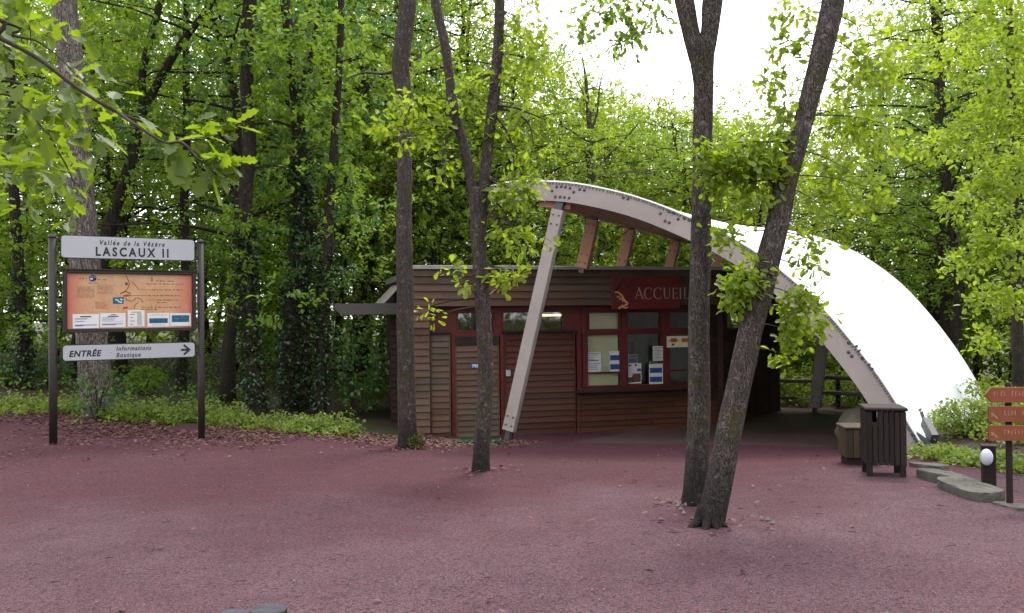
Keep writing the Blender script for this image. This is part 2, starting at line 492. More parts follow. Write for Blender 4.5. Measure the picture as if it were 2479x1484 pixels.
def axis_pts(segs):
    out = []
    for a, b, n in segs: out += list(np.linspace(a, b, n, endpoint=False))
    return out + [segs[-1][1]]
gxs = axis_pts([(-300, -40, 10), (-40, -14, 14), (-14, 14, 130), (14, 40, 14), (40, 300, 10)])
gys = axis_pts([(-300, -20, 8), (-20, 0, 10), (0, 26, 130), (26, 60, 24), (60, 400, 12)])
gv, gf, a_for, a_dry, a_open = [], [], [], [], []
for y in gys:
    for x in gxs:
        z = gz(x, y)
        if 0 < y < 26 and abs(x) < 14:
            z += .02 * mnoise.noise((x * .7, y * .7, 0)) + .008 * mnoise.noise((x * 2.5, y * 2.5, 3))
        gv.append((x, y, z))
        fo = sstep(-.5, .5, y - edge_y(x))
        if y < 20.5: fo = max(fo, sstep(-.25, .35, x - right_line(y)) * (.9 if y > 4 else 0))
        if x < -12: fo = max(fo, sstep(12, 15, -x))
        a_for.append(fo)
        dx_, dy_ = x - .2, y - 15.4
        u_ = dx_ * .889 - dy_ * .457; w_ = dx_ * .457 + dy_ * .889
        dr = sstep(.3, 1.4, u_) * (1 - sstep(5.6, 6.8, u_)) * sstep(-.1, .5, w_ + .18 * math.sin(u_ * 1.1))
        a_dry.append(dr)
        a_open.append(sstep(11.5, 5.0, y + .35 * max(0, -x - 1) - .25 * max(0, x)) if True else 0)
nx = len(gxs)
for j in range(len(gys) - 1):
    for i in range(nx - 1):
        gf.append((j * nx + i, j * nx + i + 1, (j + 1) * nx + i + 1, (j + 1) * nx + i))
gm = bpy.data.meshes.new("ground")
gm.from_pydata(gv, [], gf)
for nm, arr in (("forest", a_for), ("dry", a_dry), ("open", a_open)):
    gm.attributes.new(nm, 'FLOAT', 'POINT').data.foreach_set("value", arr)
gm.polygons.foreach_set("use_smooth", [True] * len(gf))
gm.materials.append(M["ground"])
tag(link("ground", gm), "reddish mauve crushed stone ground sloping gently down to the cabin and into the wood", "ground", kind="structure")

# ------------------------------------------------------------------ the cabin
A0 = at(1003, 1066, 16.7)
A0.z = -0.80
TH = math.atan2(1.54, 5.96)
cabin = empty("reception_cabin", A0, "low flat-roofed reception cabin clad in horizontal reddish brown boards with a counter window", "cabin", rz=TH)
CM = Matrix.Translation(A0) @ Matrix.Rotation(TH, 4, 'Z')
CI = CM.inverted()
def B(px, py, v=0.0):
    o = CI @ CAM
    d = CI.to_3x3() @ ray(px, py)
    p = o + d * ((v - o.y) / d.y)
    return p.x, p.z
def BX(px, v=0.0, py=860): return B(px, py, v)[0]
zt = (B(1010, 650)[1] + B(1740, 647)[1]) / 2          # roof line
zf = (B(1030, 742)[1] + B(1460, 738)[1]) / 2          # underside of the fascia
XR = BX(1750)
VR = .24                                              # recess of the red framework
fnc = lambda v: (lambda x, z, d: (x, v + d, z))

def siding(mb, x0, x1, z0, z1, y, pitch=.135, rng=random.Random(1), mi=0, joints=True):
    nb = max(1, round((z1 - z0) / pitch))
    h = (z1 - z0) / nb
    for i in range(nb):
        xs = [x0, x1]
        if joints and x1 - x0 > 1.6:
            xs = [x0] + sorted(rng.uniform(x0 + .4, x1 - .4) for _ in range(rng.choice((0, 1, 1)))) + [x1]
        for a, b in zip(xs[:-1], xs[1:]):
            zb, zu = z0 + i * h, z0 + (i + 1) * h
            a_, b_ = a + .0015, b - .0015
            jit = rng.uniform(-.002, .002)
            yb, yt = y - .032 + jit, y - .004
            vs = [(a_, yb, zb), (b_, yb, zb), (b_, yt, zu - .009), (a_, yt, zu - .009), (a_, y + .01, zb), (b_, y + .01, zb), (b_, y + .01, zu - .009), (a_, y + .01, zu - .009)]
            fs = [(0, 1, 2, 3), (4, 5, 1, 0), (1, 5, 6, 2), (4, 0, 3, 7), (3, 2, 6, 7)]
            mb.mesh(vs, fs, mi, rng.random())

def wall_grid(mb, x0, x1, z0, z1, y0, y1, holes, mi=0):
    xs = sorted({x0, x1, *[h[0] for h in holes], *[h[1] for h in holes]})
    zs = sorted({z0, z1, *[h[2] for h in holes], *[h[3] for h in holes]})
    for a, b in zip(xs[:-1], xs[1:]):
        for c, d in zip(zs[:-1], zs[1:]):
            mx, mz = (a + b) / 2, (c + d) / 2
            if not any(h[0] < mx < h[1] and h[2] < mz < h[3] for h in holes):
                mb.box((a, y0, c), (b, y1, d), mi)

rngb = random.Random(5)
XL = BX(1003)
xr0 = BX(1040)                                        # left end of the recess
ZG = -.15                                             # boards run a little below the ground
# fascia with its flashing
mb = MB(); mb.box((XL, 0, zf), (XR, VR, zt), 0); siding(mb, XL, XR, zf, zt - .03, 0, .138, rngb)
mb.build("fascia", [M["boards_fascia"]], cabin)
mb = MB(); mb.box((XL - .03, -.05, zt), (XR + .03, .05, zt + .035), bev=.006); mb.box((XL - .03, -.05, zt - .035), (XR + .03, -.038, zt - .0005))
mb.build("flashing", M["grey_metal"], cabin)
mb = MB(); mb.box((XL, .06, zt - .16), (XR, 5.2, zt - .02)); mb.build("roof", M["grey_metal"], cabin)
# flush strip of boards at the left corner
mb = MB(); mb.box((XL, .0, ZG), (xr0, VR, zf - .002)); siding(mb, XL, xr0, ZG, zf - .004, 0, .138, rngb)
mb.build("corner_boards", M["boards_weathered"], cabin)
# red framework with its window openings
def rect(p0, p1, v): 
    a = B(p0[0], p0[1], v); b = B(p1[0], p1[1], v)
    return (min(a[0], b[0]), max(a[0], b[0]), min(a[1], b[1]), max(a[1], b[1]))
t1 = rect((1107, 757), (1196, 801), VR)
t2 = rect((1216, 755), (1364, 803), VR)
zc0 = B(1560, 932, VR)[1]                             # bottom of the counter windows
c_tr = [rect((1424, 758), (1500, 794), VR), rect((1517, 755), (1603, 796), VR), rect((1618, 757), (1694, 796), VR)]
zrow = (c_tr[1][2], c_tr[1][3])
c_tr = [(a, b, zrow[0], zrow[1]) for a, b, _, _ in c_tr]
c_lo = [rect((1420, 808), (1504, 932), VR), rect((1517, 808), (1603, 932), VR), rect((1618, 808), (1696, 932), VR)]
zl1 = c_lo[1][3]
c_lo = [(a, b, zc0, zl1) for a, b, _, _ in c_lo]
mb = MB()
wall_grid(mb, xr0, XR, ZG, zf + .05, VR, VR + .1, [t1, t2] + c_tr + c_lo)
mb.build("wall", M["red_paint"], cabin)
# window frames and panes
def window(name, r, bars=(), w=.028, frame=True, glazing=True):
    x0, x1, z0, z1 = r
    m = MB()
    m.box((x0 - w * .4, VR - .022, z0 - w * .4), (x0 + w * .6, VR + .06, z1 + w * .4))
    m.box((x1 - w * .6, VR - .022, z0 - w * .4), (x1 + w * .4, VR + .06, z1 + w * .4))
    m.box((x0 + w * .6, VR - .020, z1 - w * .6), (x1 - w * .6, VR + .06, z1 + w * .4))
    m.box((x0 + w * .6, VR - .020, z0 - w * .4), (x1 - w * .6, VR + .06, z0 + w * .6))
    for zb in bars: m.box((x0 + w * .6, VR - .030, zb - .016), (x1 - w * .6, VR + .05, zb + .016))
    fo = m.build("window", M["red_paint"], cabin)
    p = MB(); p.box((x0 + .002, VR + .062, z0 + .002), (x1 - .002, VR + .068, z1 - .002))
    p.build("pane", M["glass"], fo)
    return fo
window("window", t1); window("window", t2)
for r in c_tr: window("window", r)
zbar = B(1460, 902, VR)[1]
for i, r in enumerate(c_lo): window("window", r, (zbar,) if i != 1 else ())
# mullion posts between the counter windows
mb = MB()
for a, b in ((1409, 1419), (1505, 1516), (1604, 1617), (1697, 1709)):
    mb = MB(); mb.box((BX(a, VR), VR - .05, zc0 + .001), (BX(b, VR), VR - .001, zf - .001), bev=.005); mb.build("window_post", M["red_paint"], cabin)
mb = MB(); mb.box((BX(1399, VR), VR - .035, zl1 + .012), (BX(1720, VR), VR - .0005, zrow[0] - .012))
mb.build("window_rail", M["red_paint"], cabin)
# red posts beside the door
mb = MB()
for a, b in ((1091, 1101), (1209, 1219), (1393, 1403)):
    mb = MB(); mb.box((BX(a, VR), VR - .08, ZG), (BX(b, VR), VR - .002, B(1150, 811, VR)[1]), bev=.004); mb.build("door_post", M["red_paint"], cabin)
# blinds behind the left counter window, dark room
mb = MB()
r = c_lo[0]; mb.box((r[0] + .01, VR + .085, r[2] + .002), (r[1] - .035, VR + .095, r[3] - .01)); mb.build("blind", M["blind"], cabin)
r = c_tr[0]
for a, b, d_ in ((r[0] + .02, r[0] + .30, .09), (r[0] + .304, r[1], .093)):
    mb = MB(); mb.box((a, VR + d_, r[2] + .01), (b, VR + d_ + .01, r[3] - .002)); mb.build("blind", M["blind"], cabin)
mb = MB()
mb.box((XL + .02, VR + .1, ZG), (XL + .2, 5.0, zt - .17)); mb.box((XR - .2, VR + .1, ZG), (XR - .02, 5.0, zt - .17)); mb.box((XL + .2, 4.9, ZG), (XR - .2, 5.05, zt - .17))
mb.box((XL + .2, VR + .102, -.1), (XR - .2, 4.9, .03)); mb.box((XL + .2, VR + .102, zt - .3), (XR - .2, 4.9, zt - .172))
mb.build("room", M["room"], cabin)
mb = MB(); mb.box((BX(1400, VR), VR + .8, .032), (XR - .3, VR + 1.3, .85)); mb.build("desk", M["room"], cabin)
for k in range(7):
    mb = MB(); mb.box((BX(1500, VR) + k * .32, VR + 2.2, .032), (BX(1500, VR) + k * .32 + .22, VR + 2.5, 1.0 + .25 * (k * 37 % 5)), bev=.01); mb.build("shelf_unit", M["room"], cabin)
# boarded panels and the door
zp = B(1066, 808, VR - .1)[1]
def panel(name, xa, xb, ztop, v, mat, mould=True):
    m = MB()
    m.box((xa, v, ZG), (xb, VR - .003, ztop))
    siding(m, xa + .03, xb - .03, ZG + .13, ztop - .02, v, .118, rngb)
    m.box((xa, v - .024, ZG), (xa + .028, v - .001, ztop), 1, bev=.003); m.box((xb - .028, v - .024, ZG), (xb, v - .001, ztop), 1, bev=.003)
    return m.build(name, [mat, mat], cabin)
panel("boarded_panel", BX(1041, .12), BX(1090, .12), zp, .12, M["boards_weathered"])
panel("boarded_panel", BX(1222, .12), BX(1392, .12), zp, .12, M["boards_red"])
mb = MB()
for a, b in ((1041, 1091), (1221, 1393)):
    mb = MB(); mb.box((BX(a, .12) - .01, .055, zp + .001), (BX(b, .12) + .02, VR - .004, zp + .045), bev=.006); mb.build("panel_ledge", M["dark_trim"], cabin)
xd0, xd1 = BX(1102, .16), BX(1208, .16)
zd = B(1150, 834, .16)[1]
door = panel("door", xd0, xd1, zd, .165, M["boards_weathered"])
mb = MB(); mb.box((xd0, .13, zd + .002), (xd1, VR - .003, B(1150, 814, .16)[1])); mb.build("door_header", M["dark_trim"], cabin)
mb = MB(); x, z = B(1197, 925, .14); mb.tube([(x, .14, z), (x, .10, z), (x - .09, .10, z)], [.009] * 3, 8); mb.box((x - .02, .138, z - .09), (x + .02, .145, z + .07))
mb.build("door_handle", M["steel"], door)
mb = MB(); r = rect((1140, 878), (1172, 891), .13); mb.box((r[0], .132, r[2]), (r[1], .137, r[3])); put_text(mb, "PRIVÉ", .085, (r[0] + r[1]) / 2, r[2] + .02, fnc(.131), 0, 1, bold=.004)
mb.build("door_sign", [M["ink_blue"], M["paper"]], door)
mb = MB(); r = rect((1225, 896), (1236, 911), .09); mb.box((r[0], .075, r[2]), (r[1], .119, r[3]), bev=.006); mb.build("switch_box", M["sign_white"], cabin)
# lower wall and counter
xc0, xc1 = BX(1395, .1), XR
zcs = B(1560, 941, -.02)[1]
mb = MB(); mb.box((xc0, .125, ZG), (xc1, VR - .004, zcs - .05)); siding(mb, xc0, xc1, ZG, zcs - .052, .12, .118, rngb)
mb.box((BX(1401, .1), .09, ZG), (BX(1404, .1), .118, zcs - .052))
mb.build("counter_front", M["boards_brown"], cabin)
mb = MB(); mb.box((BX(1396, -.02), -.06, zcs - .048), (BX(1722, -.02), VR - .055, zcs), bev=.008); mb.build("counter", M["dark_trim"], cabin)
mb = MB(); siding(mb, BX(1722, .12), XR, zcs - .05, zf, .12, .138, rngb); mb.box((BX(1722, .12), .125, zcs - .05), (XR, VR - .005, zf))
mb.build("end_boards", M["boards_dark"], cabin)
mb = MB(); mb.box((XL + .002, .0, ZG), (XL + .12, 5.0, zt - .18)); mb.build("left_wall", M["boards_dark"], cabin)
# angled wall at the right end, with a see-through window
W0 = CM @ Vector((XR, .02, 0)); W0.z = -.85
W1 = at(1888, 999, 21.1)
wdir = Vector((W1.x - W0.x, W1.y - W0.y, 0)); WL = wdir.length; wdir.normalize()
wnrm = Vector((wdir.y, -wdir.x, 0))
def WP(px, py):
    p = onplane(px, py, W0, wnrm); q = p - W0
    return q.dot(wdir), p.z - W0.z
wr_ = (WP(1756, 757)[0], WP(1820, 757)[0], WP(1780, 794)[1], WP(1780, 758)[1])
wz = WP(1820, 668)[1]
WM = CI @ (Matrix.Translation(W0) @ Matrix.Rotation(math.atan2(wdir.y, wdir.x), 4, 'Z'))
mb = MB()
wall_grid(mb, 0, WL, -.1, wz, .0, .12, [wr_])
for (a, b, c_, d_) in ((0, wr_[0], wr_[2], wr_[3]), (wr_[1], WL, wr_[2], wr_[3]), (0, WL, -.1, wr_[2]), (0, WL, wr_[3], wz)):
    siding(mb, a, b, c_, d_, -.002, .138, rngb)
mb.box((0, -.05, wz + .001), (WL + .03, .16, wz + .06))
for k in (.55, .78): mb.box((WL * k, -.045, -.1), (WL * k + .05, -.024, wr_[2] if k < .6 else wz - .002))
mb.v = [tuple(WM @ Vector(p)) for p in mb.v]
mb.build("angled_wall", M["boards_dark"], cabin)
mb = MB(); a, b, c_, d_ = wr_
for q in (((a - .03, -.04, c_ - .03), (a, .1, d_ + .03)), ((b, -.04, c_ - .03), (b + .03, .1, d_ + .03)), ((a, -.04, d_), (b, .1, d_ + .03)), ((a, -.04, c_ - .03), (b, .1, c_)), ((a + (b - a) * .8, -.03, c_), (a + (b - a) * .83, .09, d_))):
    mb.box(*q)
mb.v = [tuple(WM @ Vector(p)) for p in mb.v]
wf = mb.build("window", M["wood_light"], cabin)
mb = MB(); mb.box((a, .05, c_), (b, .056, d_)); mb.v = [tuple(WM @ Vector(p)) for p in mb.v]; mb.build("pane", M["glass"], wf)
# lean-to at the left: dark boarded side wall, notched rafter, sloping roof sheet
p0, p1 = B(945, 765, 1.6), B(1010, 1032, 1.6)
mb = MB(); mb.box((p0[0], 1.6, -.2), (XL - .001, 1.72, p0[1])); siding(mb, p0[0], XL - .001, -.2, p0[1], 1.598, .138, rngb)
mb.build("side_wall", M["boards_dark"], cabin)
q0, q1 = B(808, 735, 1.35), B(825, 762, 1.35)
zra, zrb = q0[1], q1[1]
mb = MB(); mb.prism([(q0[0], zra), (q0[0] + .03, zra - .12), (q0[0] + .14, zrb), (XL, zrb), (XL, zra)], fnc(1.35), 0, .3)
mb.build("rafter", M["rafter"], cabin)
mb = MB()
for px in (835, 838): pass
for (px, py) in ((837, 742), (837, 748), (925, 742), (925, 748)):
    x, z = B(px, py, 1.35); mb.tube([(x, 1.345, z), (x, 1.352, z)], [.017] * 2, 8)
mb.build("bolts", M["steel"], cabin)
s0, s1 = B(928, 737, 1.4), B(972, 690, 1.4)
mb = MB(); mb.mesh([(s0[0], 1.4, s0[1]), (s1[0], 1.4, s1[1]), (s1[0], 3.4, s1[1]), (s0[0], 3.4, s0[1]), (s0[0], 1.4, s0[1] + .04), (s1[0], 1.4, s1[1] + .04), (s1[0], 3.4, s1[1] + .04), (s0[0], 3.4, s0[1] + .04)], [(3, 2, 1, 0), (4, 5, 6, 7), (0, 1, 5, 4), (1, 2, 6, 5), (2, 3, 7, 6), (3, 0, 4, 7)])
mb.build("side_roof", M["grey_metal"], cabin)

def cab_thing(mb, name, mats, label, cat, group=None, c=None):
    """a separate thing on the cabin: own origin, turned like the cabin"""
    cx, cy, cz = c if c else mb.v[0]
    mb.v = [(p[0] - cx, p[1] - cy, p[2] - cz) for p in mb.v]
    o = mb.build(name, mats)
    o.matrix_world = CM @ Matrix.Translation((cx, cy, cz))
    return tag(o, label, cat, group)

mb = MB(); r = rect((1300, 760), (1358, 766), .9)
mb.tube([(r[0], .9, (r[2] + r[3]) / 2), (r[1], .9, (r[2] + r[3]) / 2)], [.022] * 2, 10)
mb.box((r[0] - .03, .86, r[3] + .01), (r[1] + .03, .94, r[3] + .05), 1)
cab_thing(mb, "tube_lamp", [M["lamp_tube"], M["sign_white"]], "lit yellow fluorescent tube seen through the wide window above the boarded panel", "lamp")

# welcome sign
ra = rect((1481, 668), (1645, 748), -.07)
ox, oz = ra[0], ra[2]
sw, sh = ra[1] - ra[0], ra[3] - ra[2]
sroot = empty("welcome_sign", CM @ Vector((ox, -.05, oz)), "dark red sign reading ACCUEIL with a horned animal head, mounted above the counter", "sign", rz=TH)
mb = MB(); mb.box((0, -.02, 0), (sw, .025, sh), bev=.006); mb.build("board", M["accueil_red"], sroot)
fs_ = lambda x, z, d: (x, -.021 - d, z)
k = sw / 1.0
mb = MB()
def serif(cx_, z, w=.055): mb.prism([(cx_ - w, z - .008), (cx_ + w, z - .008), (cx_ + w * .5, z + .010), (cx_ - w * .5, z + .010)] if z < .5 else [(cx_ - w * .5, z - .010), (cx_ + w * .5, z - .010), (cx_ + w, z + .008), (cx_ - w, z + .008)], lt, .004, 0)
lx, LZ, LH, LW = 0, .31, .335, 0
def lt(x, z, d): return fs_(lx + x * LW, (LZ + z * LH) * sh, d)
def stem(x, a=0.0, b=1.0, w=.11): mb.prism([(x - w / 2, a), (x + w / 2, a), (x + w / 2, b), (x - w / 2, b)], lt, .004, 0)
def line(pts, ws): strokes(mb, pts, ws, lt, .004, 0)
LW = LH * sh
def cee():
    pts, ws = [], []
    for i in range(17):
        t = R(42 + i * (276 / 16)); pts.append((.42 + .40 * math.cos(t), .5 + .51 * math.sin(t))); ws.append(.045 + .085 * max(0, -math.cos(t)))
    line(pts, ws); line([(.70, .98), (.72, .74)], .04); line([(.70, .10), (.73, .22)], .04)
cur = sw * .335
for ch in "ACCUEIL":
    lx = cur
    if ch == 'A':
        line([(.06, 0), (.40, 1.02)], .05); line([(.38, 1.04), (.76, 0)], .12); line([(.18, .34), (.62, .34)], .045)
        serif(.06, .0, .09); serif(.77, .0, .10); cur += LW * .90
    elif ch == 'C': cee(); cur += LW * .92
    elif ch == 'U':
        line([(.12, 1.0), (.12, .35), (.16, .16), (.26, .05), (.38, .02), (.52, .06), (.60, .18), (.63, .36), (.63, 1.0)], [.11, .11, .10, .08, .06, .05, .05, .05, .05])
        serif(.12, 1.0, .11); serif(.63, 1.0, .09); cur += LW * .84
    elif ch == 'E':
        stem(.14); serif(.14, 0, .1); serif(.14, 1.0, .1); line([(.14, .98), (.52, .98)], .045); line([(.52, 1.0), (.53, .84)], .035); line([(.14, .52), (.42, .52)], .04); line([(.42, .60), (.42, .44)], .03); line([(.14, .02), (.54, .02)], .045); line([(.55, .0), (.58, .18)], .035); cur += LW * .72
    elif ch == 'I':
        stem(.13); serif(.13, 0, .11); serif(.13, 1.0, .11); cur += LW * .42
    else:
        stem(.13); serif(.13, 0, .1); serif(.13, 1.0, .11); line([(.13, .02), (.54, .02)], .045); line([(.55, .0), (.58, .22)], .035)
mb.build("lettering", M["accueil_letter"], sroot)
fe = lambda x, z, d: fs_(x * sw, z * sh, d)
asp = sw / sh
mb = MB()
def S(pts, ws, mi):
    P = catmull([(p[0], p[1], 0) for p in pts], 4)
    W = np.interp(np.linspace(0, len(pts) - 1, len(P)), range(len(pts)), ws)
    strokes(mb, [(p[0] * asp, p[1]) for p in P], list(W), lambda x, z, d: fe(x / asp, z, d), .004, 0, mi)
S([(.05, .56), (.10, .68), (.13, .78), (.155, .98)], [.07, .07, .045, .02], 1)
S([(.225, .62), (.255, .72), (.27, .82)], [.05, .05, .02], 1)
S([(.045, .51), (.075, .52), (.11, .48), (.145, .42), (.165, .32), (.205, .22), (.235, .18)], [.05, .04, .035, .045, .05, .06, .045], 0)
S([(.07, .36), (.115, .41)], [.03, .03], 0)
S([(.135, .14), (.17, .11), (.21, .15), (.235, .17)], [.025, .04, .05, .03], 0)
S([(.10, .02), (.115, .07), (.16, .075), (.20, .05), (.235, .08)], [.05, .045, .035, .035, .02], 0)
S([(.105, .30), (.125, .34), (.15, .28), (.155, .22)], [.07, .05, .05, .04], 2)
S([(.135, .27), (.143, .27)], [.05, .05], 1)
S([(.235, .14), (.255, .15)], [.06, .05], 1)
mb.v = [(p[0], p[1] - .001 * (i % 1), p[2]) for i, p in enumerate(mb.v)]
mb.build("emblem", [M["emblem_tan"], M["sign_black"], M["accueil_letter"]], sroot)

# notices on the counter windows
def notice(r, v, label, bars, group="notices stuck on the counter windows", base="paper", thick=.002, tilt=0):
    m = MB(); w, h = r[1] - r[0], r[3] - r[2]
    m.box((0, -thick, 0), (w, 0, h), 0)
    mats = [M[base]]; idx = {}
    for (a, b, c_, d_, col) in bars:
        if col not in idx: idx[col] = len(mats); mats.append(M[col])
        m.box((a * w, -thick - .0012, c_ * h), (b * w, -thick, d_ * h), idx[col])
    o = m.build("notice", mats)
    o.matrix_world = CM @ Matrix.Translation((r[0], v, r[2]))
    return tag(o, label, "notice", group)
VN = VR + .0605
two = lambda c1, c2: [(.06, .94, .10, .36, "ink_blue"), (.06, .94, .55, .80, "ink_blue")]
def lines(n, a, b, z0, z1, col, seed=1):
    rg = random.Random(seed); out = []
    for i in range(n):
        z = z0 + (z1 - z0) * i / max(1, n - 1); out.append((a, b - rg.random() * (b - a) * .4, z, z + (z1 - z0) / n * .38, col))
    return out
notice(rect((1423, 853), (1455, 900), VN), VN, "white sheet with thin blue text lines at the left of the pale blind", lines(3, .08, .8, .62, .84, "ink_grey", 2) + lines(3, .08, .9, .12, .3, "ink_blue", 3) + [(.08, .82, .55, .60, "ink_blue"), (.08, .95, .92, .95, "ink_grey"), (.08, .95, .40, .43, "ink_grey")])
notice(rect((1475, 850), (1506, 899), VN), VN, "white sheet with two blue blocks in front of the pale blind", two(0, 0))
notice(rect((1518, 880), (1553, 928), VN), VN, "taller colour leaflet with a pinkish landscape picture at the foot of the middle window", [(.05, .5, .06, .32, "leaf_dark"), (.35, .95, .08, .5, "ink_brown"), (.08, .45, .4, .75, "globe"), (.7, .97, .6, .74, "ink_blue"), (.55, .68, .86, .95, "sign_black"), (.1, .3, .86, .94, "ink_teal")])
notice(rect((1520, 858), (1543, 879), VN + .02), VN + .02, "small violet leaflet standing behind the landscape leaflet", [(.05, .95, .6, .95, "ink_grey"), (.05, .95, .05, .55, "ink_blue")], base="globe")
notice(rect((1580, 838), (1605, 873), VR - .0505), VR - .0505, "plain white sheet of fine grey print, highest on the middle window", lines(9, .08, .95, .1, .88, "ink_grey", 7))
notice(rect((1571, 881), (1605, 929), VR - .0505), VR - .0505, "white sheet with two violet blue blocks below the fine print sheet", two(0, 0))
notice(rect((1614, 814), (1672, 840), VR - .0505), VR - .0505, "wide cream notice with orange marks, half hidden by the straight trunk", [(.16, .42, .45, .82, "ink_orange"), (.06, .5, .56, .66, "ink_orange"), (.62, .98, .45, .8, "ink_orange"), (.2, .32, .16, .34, "ink_blue")], base="blind")
# door mat
pm = [ground(1112, 1066), ground(1212, 1066), ground(1216, 1077), ground(1106, 1077)]
mb = MB()
up = Vector((0, 0, .05))
mb.mesh([p + up for p in pm] + [p - up for p in pm], [(3, 2, 1, 0), (4, 5, 6, 7), (0, 1, 5, 4), (1, 2, 6, 5), (2, 3, 7, 6), (3, 0, 4, 7)])
tag(mb.build("door_mat", M["mat_green"]), "dark green door mat lying in front of the boarded door", "mat")

# ------------------------------------------------------------------ the canopy
P0 = at(1228, 1056, 15.4); P1 = at(2235, 1100, 12.3)
ah = Vector((P1.x - P0.x, P1.y - P0.y, 0)).normalized()
an = Vector((-ah.y, ah.x, 0))                           # vault axis, away from the camera
UP = Vector((0, 0, 1))
off0 = Vector((P0.x, P0.y, gz(P0.x, P0.y)))
canopy = empty("vaulted_canopy", off0, "pale laminated timber arch carrying a stretched white canvas roof over the cabin front", "canopy")
top_px = [(1188, 456), (1240, 443), (1310, 441), (1400, 447), (1500, 467), (1580, 491), (1660, 523), (1740, 559), (1800, 592), (1860, 631), (1930, 687), (2000, 754), (2060, 824), (2120, 900), (2170, 975), (2212, 1045), (2232, 1076)]
topc = [onplane(x, y, P0, an) for x, y in top_px]
topc = [Vector(p) for p in catmull(topc, 4)]
BW, BD = .18, .33
def in2d(p): return ((p - P0).dot(ah), p.z)
def from2d(u, z, d): return P0 * 1 + ah * u + Vector((0, 0, z - P0.z)) + an * d
mb = MB()
n = len(topc)
c2 = [in2d(p) for p in topc]
inner = []
for i in range(n):
    a, b = c2[max(0, i - 1)], c2[min(n - 1, i + 1)]
    dx, dz = b[0] - a[0], b[1] - a[1]; l = math.hypot(dx, dz)
    inner.append((c2[i][0] + dz / l * BD, c2[i][1] - dx / l * BD))
rg = []
for i in range(n):
    for (q, d) in ((c2[i], -BW / 2), (c2[i], BW / 2), (inner[i], BW / 2), (inner[i], -BW / 2)):
        rg.append(from2d(q[0], q[1], d))
fs = [(0, 1, 2, 3), tuple((n - 1) * 4 + k for k in (3, 2, 1, 0))]
mi = [0, 0]
for i in range(n - 1):
    for k in range(4):
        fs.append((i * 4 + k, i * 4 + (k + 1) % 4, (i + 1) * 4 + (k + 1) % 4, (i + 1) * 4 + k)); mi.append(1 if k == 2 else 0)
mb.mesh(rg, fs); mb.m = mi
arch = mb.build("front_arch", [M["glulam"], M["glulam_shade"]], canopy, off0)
# edge strip where the canvas is laced on
mb = MB()
for sgn, w in ((0, .03),):
    rg = []
    for i in range(n):
        u, z = c2[i]; uu, zz = u + (inner[i][0] - u) * -.07, z + (inner[i][1] - z) * -.07
        for (q, d) in (((u, z), -BW / 2 - .012), ((uu, zz), -BW / 2 - .012), ((uu, zz), BW / 2), ((u, z), BW / 2)):
            rg.append(from2d(q[0] + (u - inner[i][0]) * .004, q[1] + (z - inner[i][1]) * .004, d))
    fs = [(i * 4 + k, (i + 1) * 4 + k, (i + 1) * 4 + (k + 1) % 4, i * 4 + (k + 1) % 4) for i in range(n - 1) for k in range(4)]
    mb.mesh(rg, fs)
mb.build("canvas_edging", M["canvas"], canopy, off0)
# lacing pegs and bolts on the arch face
fp = P0 - an * (BW / 2)
def c4(x, y): return ((1220 + x * 560 / 2479) / 1.0327, (420 + y * 560 / 2479) / 1.0327)
def c5(x, y): return ((1920 + x * 340 / 1941) / 1.0327, (800 + y * 260 / 1484) / 1.0327)
bl = [c4(*p) for p in [(760, 208), (810, 206), (858, 212), (908, 222), (708, 253), (948, 265), (1015, 236), (1066, 245), (745, 318), (797, 320), (846, 325), (897, 330), (1498, 328), (1550, 342), (2003, 482), (2055, 498), (1910, 503), (2105, 565), (2175, 556), (2230, 578), (1960, 585), (2005, 603)]]
bl += [c5(*p) for p in [(1150, 325), (1262, 375), (1304, 438), (1150, 460), (1195, 515), (1345, 540), (1450, 632), (1494, 694), (500, -480), (540, -430)]]
bl += [(2213, 1053), (2188, 1028)]
mb = MB()
for (x, y) in bl:
    p = onplane(x, y, fp, an)
    mb.tube([p + an * .004, p - an * .004, p - an * .006, p - an * .018, p - an * .02], [.027, .027, .017, .016, .010], 10)
mb.build("bolts", M["steel"], canopy, off0)
mb = MB()
for i in range(6, n - 1):
    a, b = Vector(from2d(*c2[i], -BW / 2 - .014)), Vector(from2d(*c2[i + 1], -BW / 2 - .014))
    for t in (0, .33, .66):
        p = a.lerp(b, t); q = Vector(from2d(*inner[i], -BW / 2 - .014)); dd = (q - p).normalized()
        mb.bar(p + dd * .012, p + dd * .045, .014, .014, an)
mb.build("lacing", M["steel"], canopy, off0)
# struts
def strut(a, b, w, d, name="strut", mat="glulam", bolts=True, foot=.16, head=.14):
    a, b = Vector(a), Vector(b); dr = (b - a).normalized()
    m = MB(); m.bar(a + dr * foot, b - dr * head, w, d, an.cross(dr).cross(dr) * 1 if False else an, 0)
    o = m.build(name, M[mat], canopy, off0)
    m = MB()
    sx = dr.cross(an).normalized()
    for (e, s_) in ((a, 1), (b, -1)):
        m.bar(e - dr * s_ * .02, e + dr * s_ * (foot + .02 if s_ > 0 else head + .02), w * (.45 if s_ > 0 else .72), d * (.5 if s_ > 0 else .8), an)
    for (e, s_) in ((a + dr * foot, 1), (b - dr * head, -1)):
        for u in (-.25, .25):
            for h in (.10, .26):
                p = e + dr * s_ * h + sx * (u * w) - an * (d / 2)
                m.tube([p + an * .003, p - an * .012, p - an * .014], [.017, .017, .01], 8)
    m.build("bracket", M["steel"], o, off0)
    return o
foot1 = at(1226, 1068, 15.25); foot1.z = max(gz(foot1.x, foot1.y), foot1.z - .3)
top1 = onplane(1357, 489, P0, an)
strut(foot1, top1, .225, .14, foot=.22)
vdir = top1 - Vector((at(1232, 1050, 15.3)))
lean = vdir / vdir.z
edge_n = Vector((an.y, -an.x, 0))
tops = []
roofz = A0.z + zt + .02
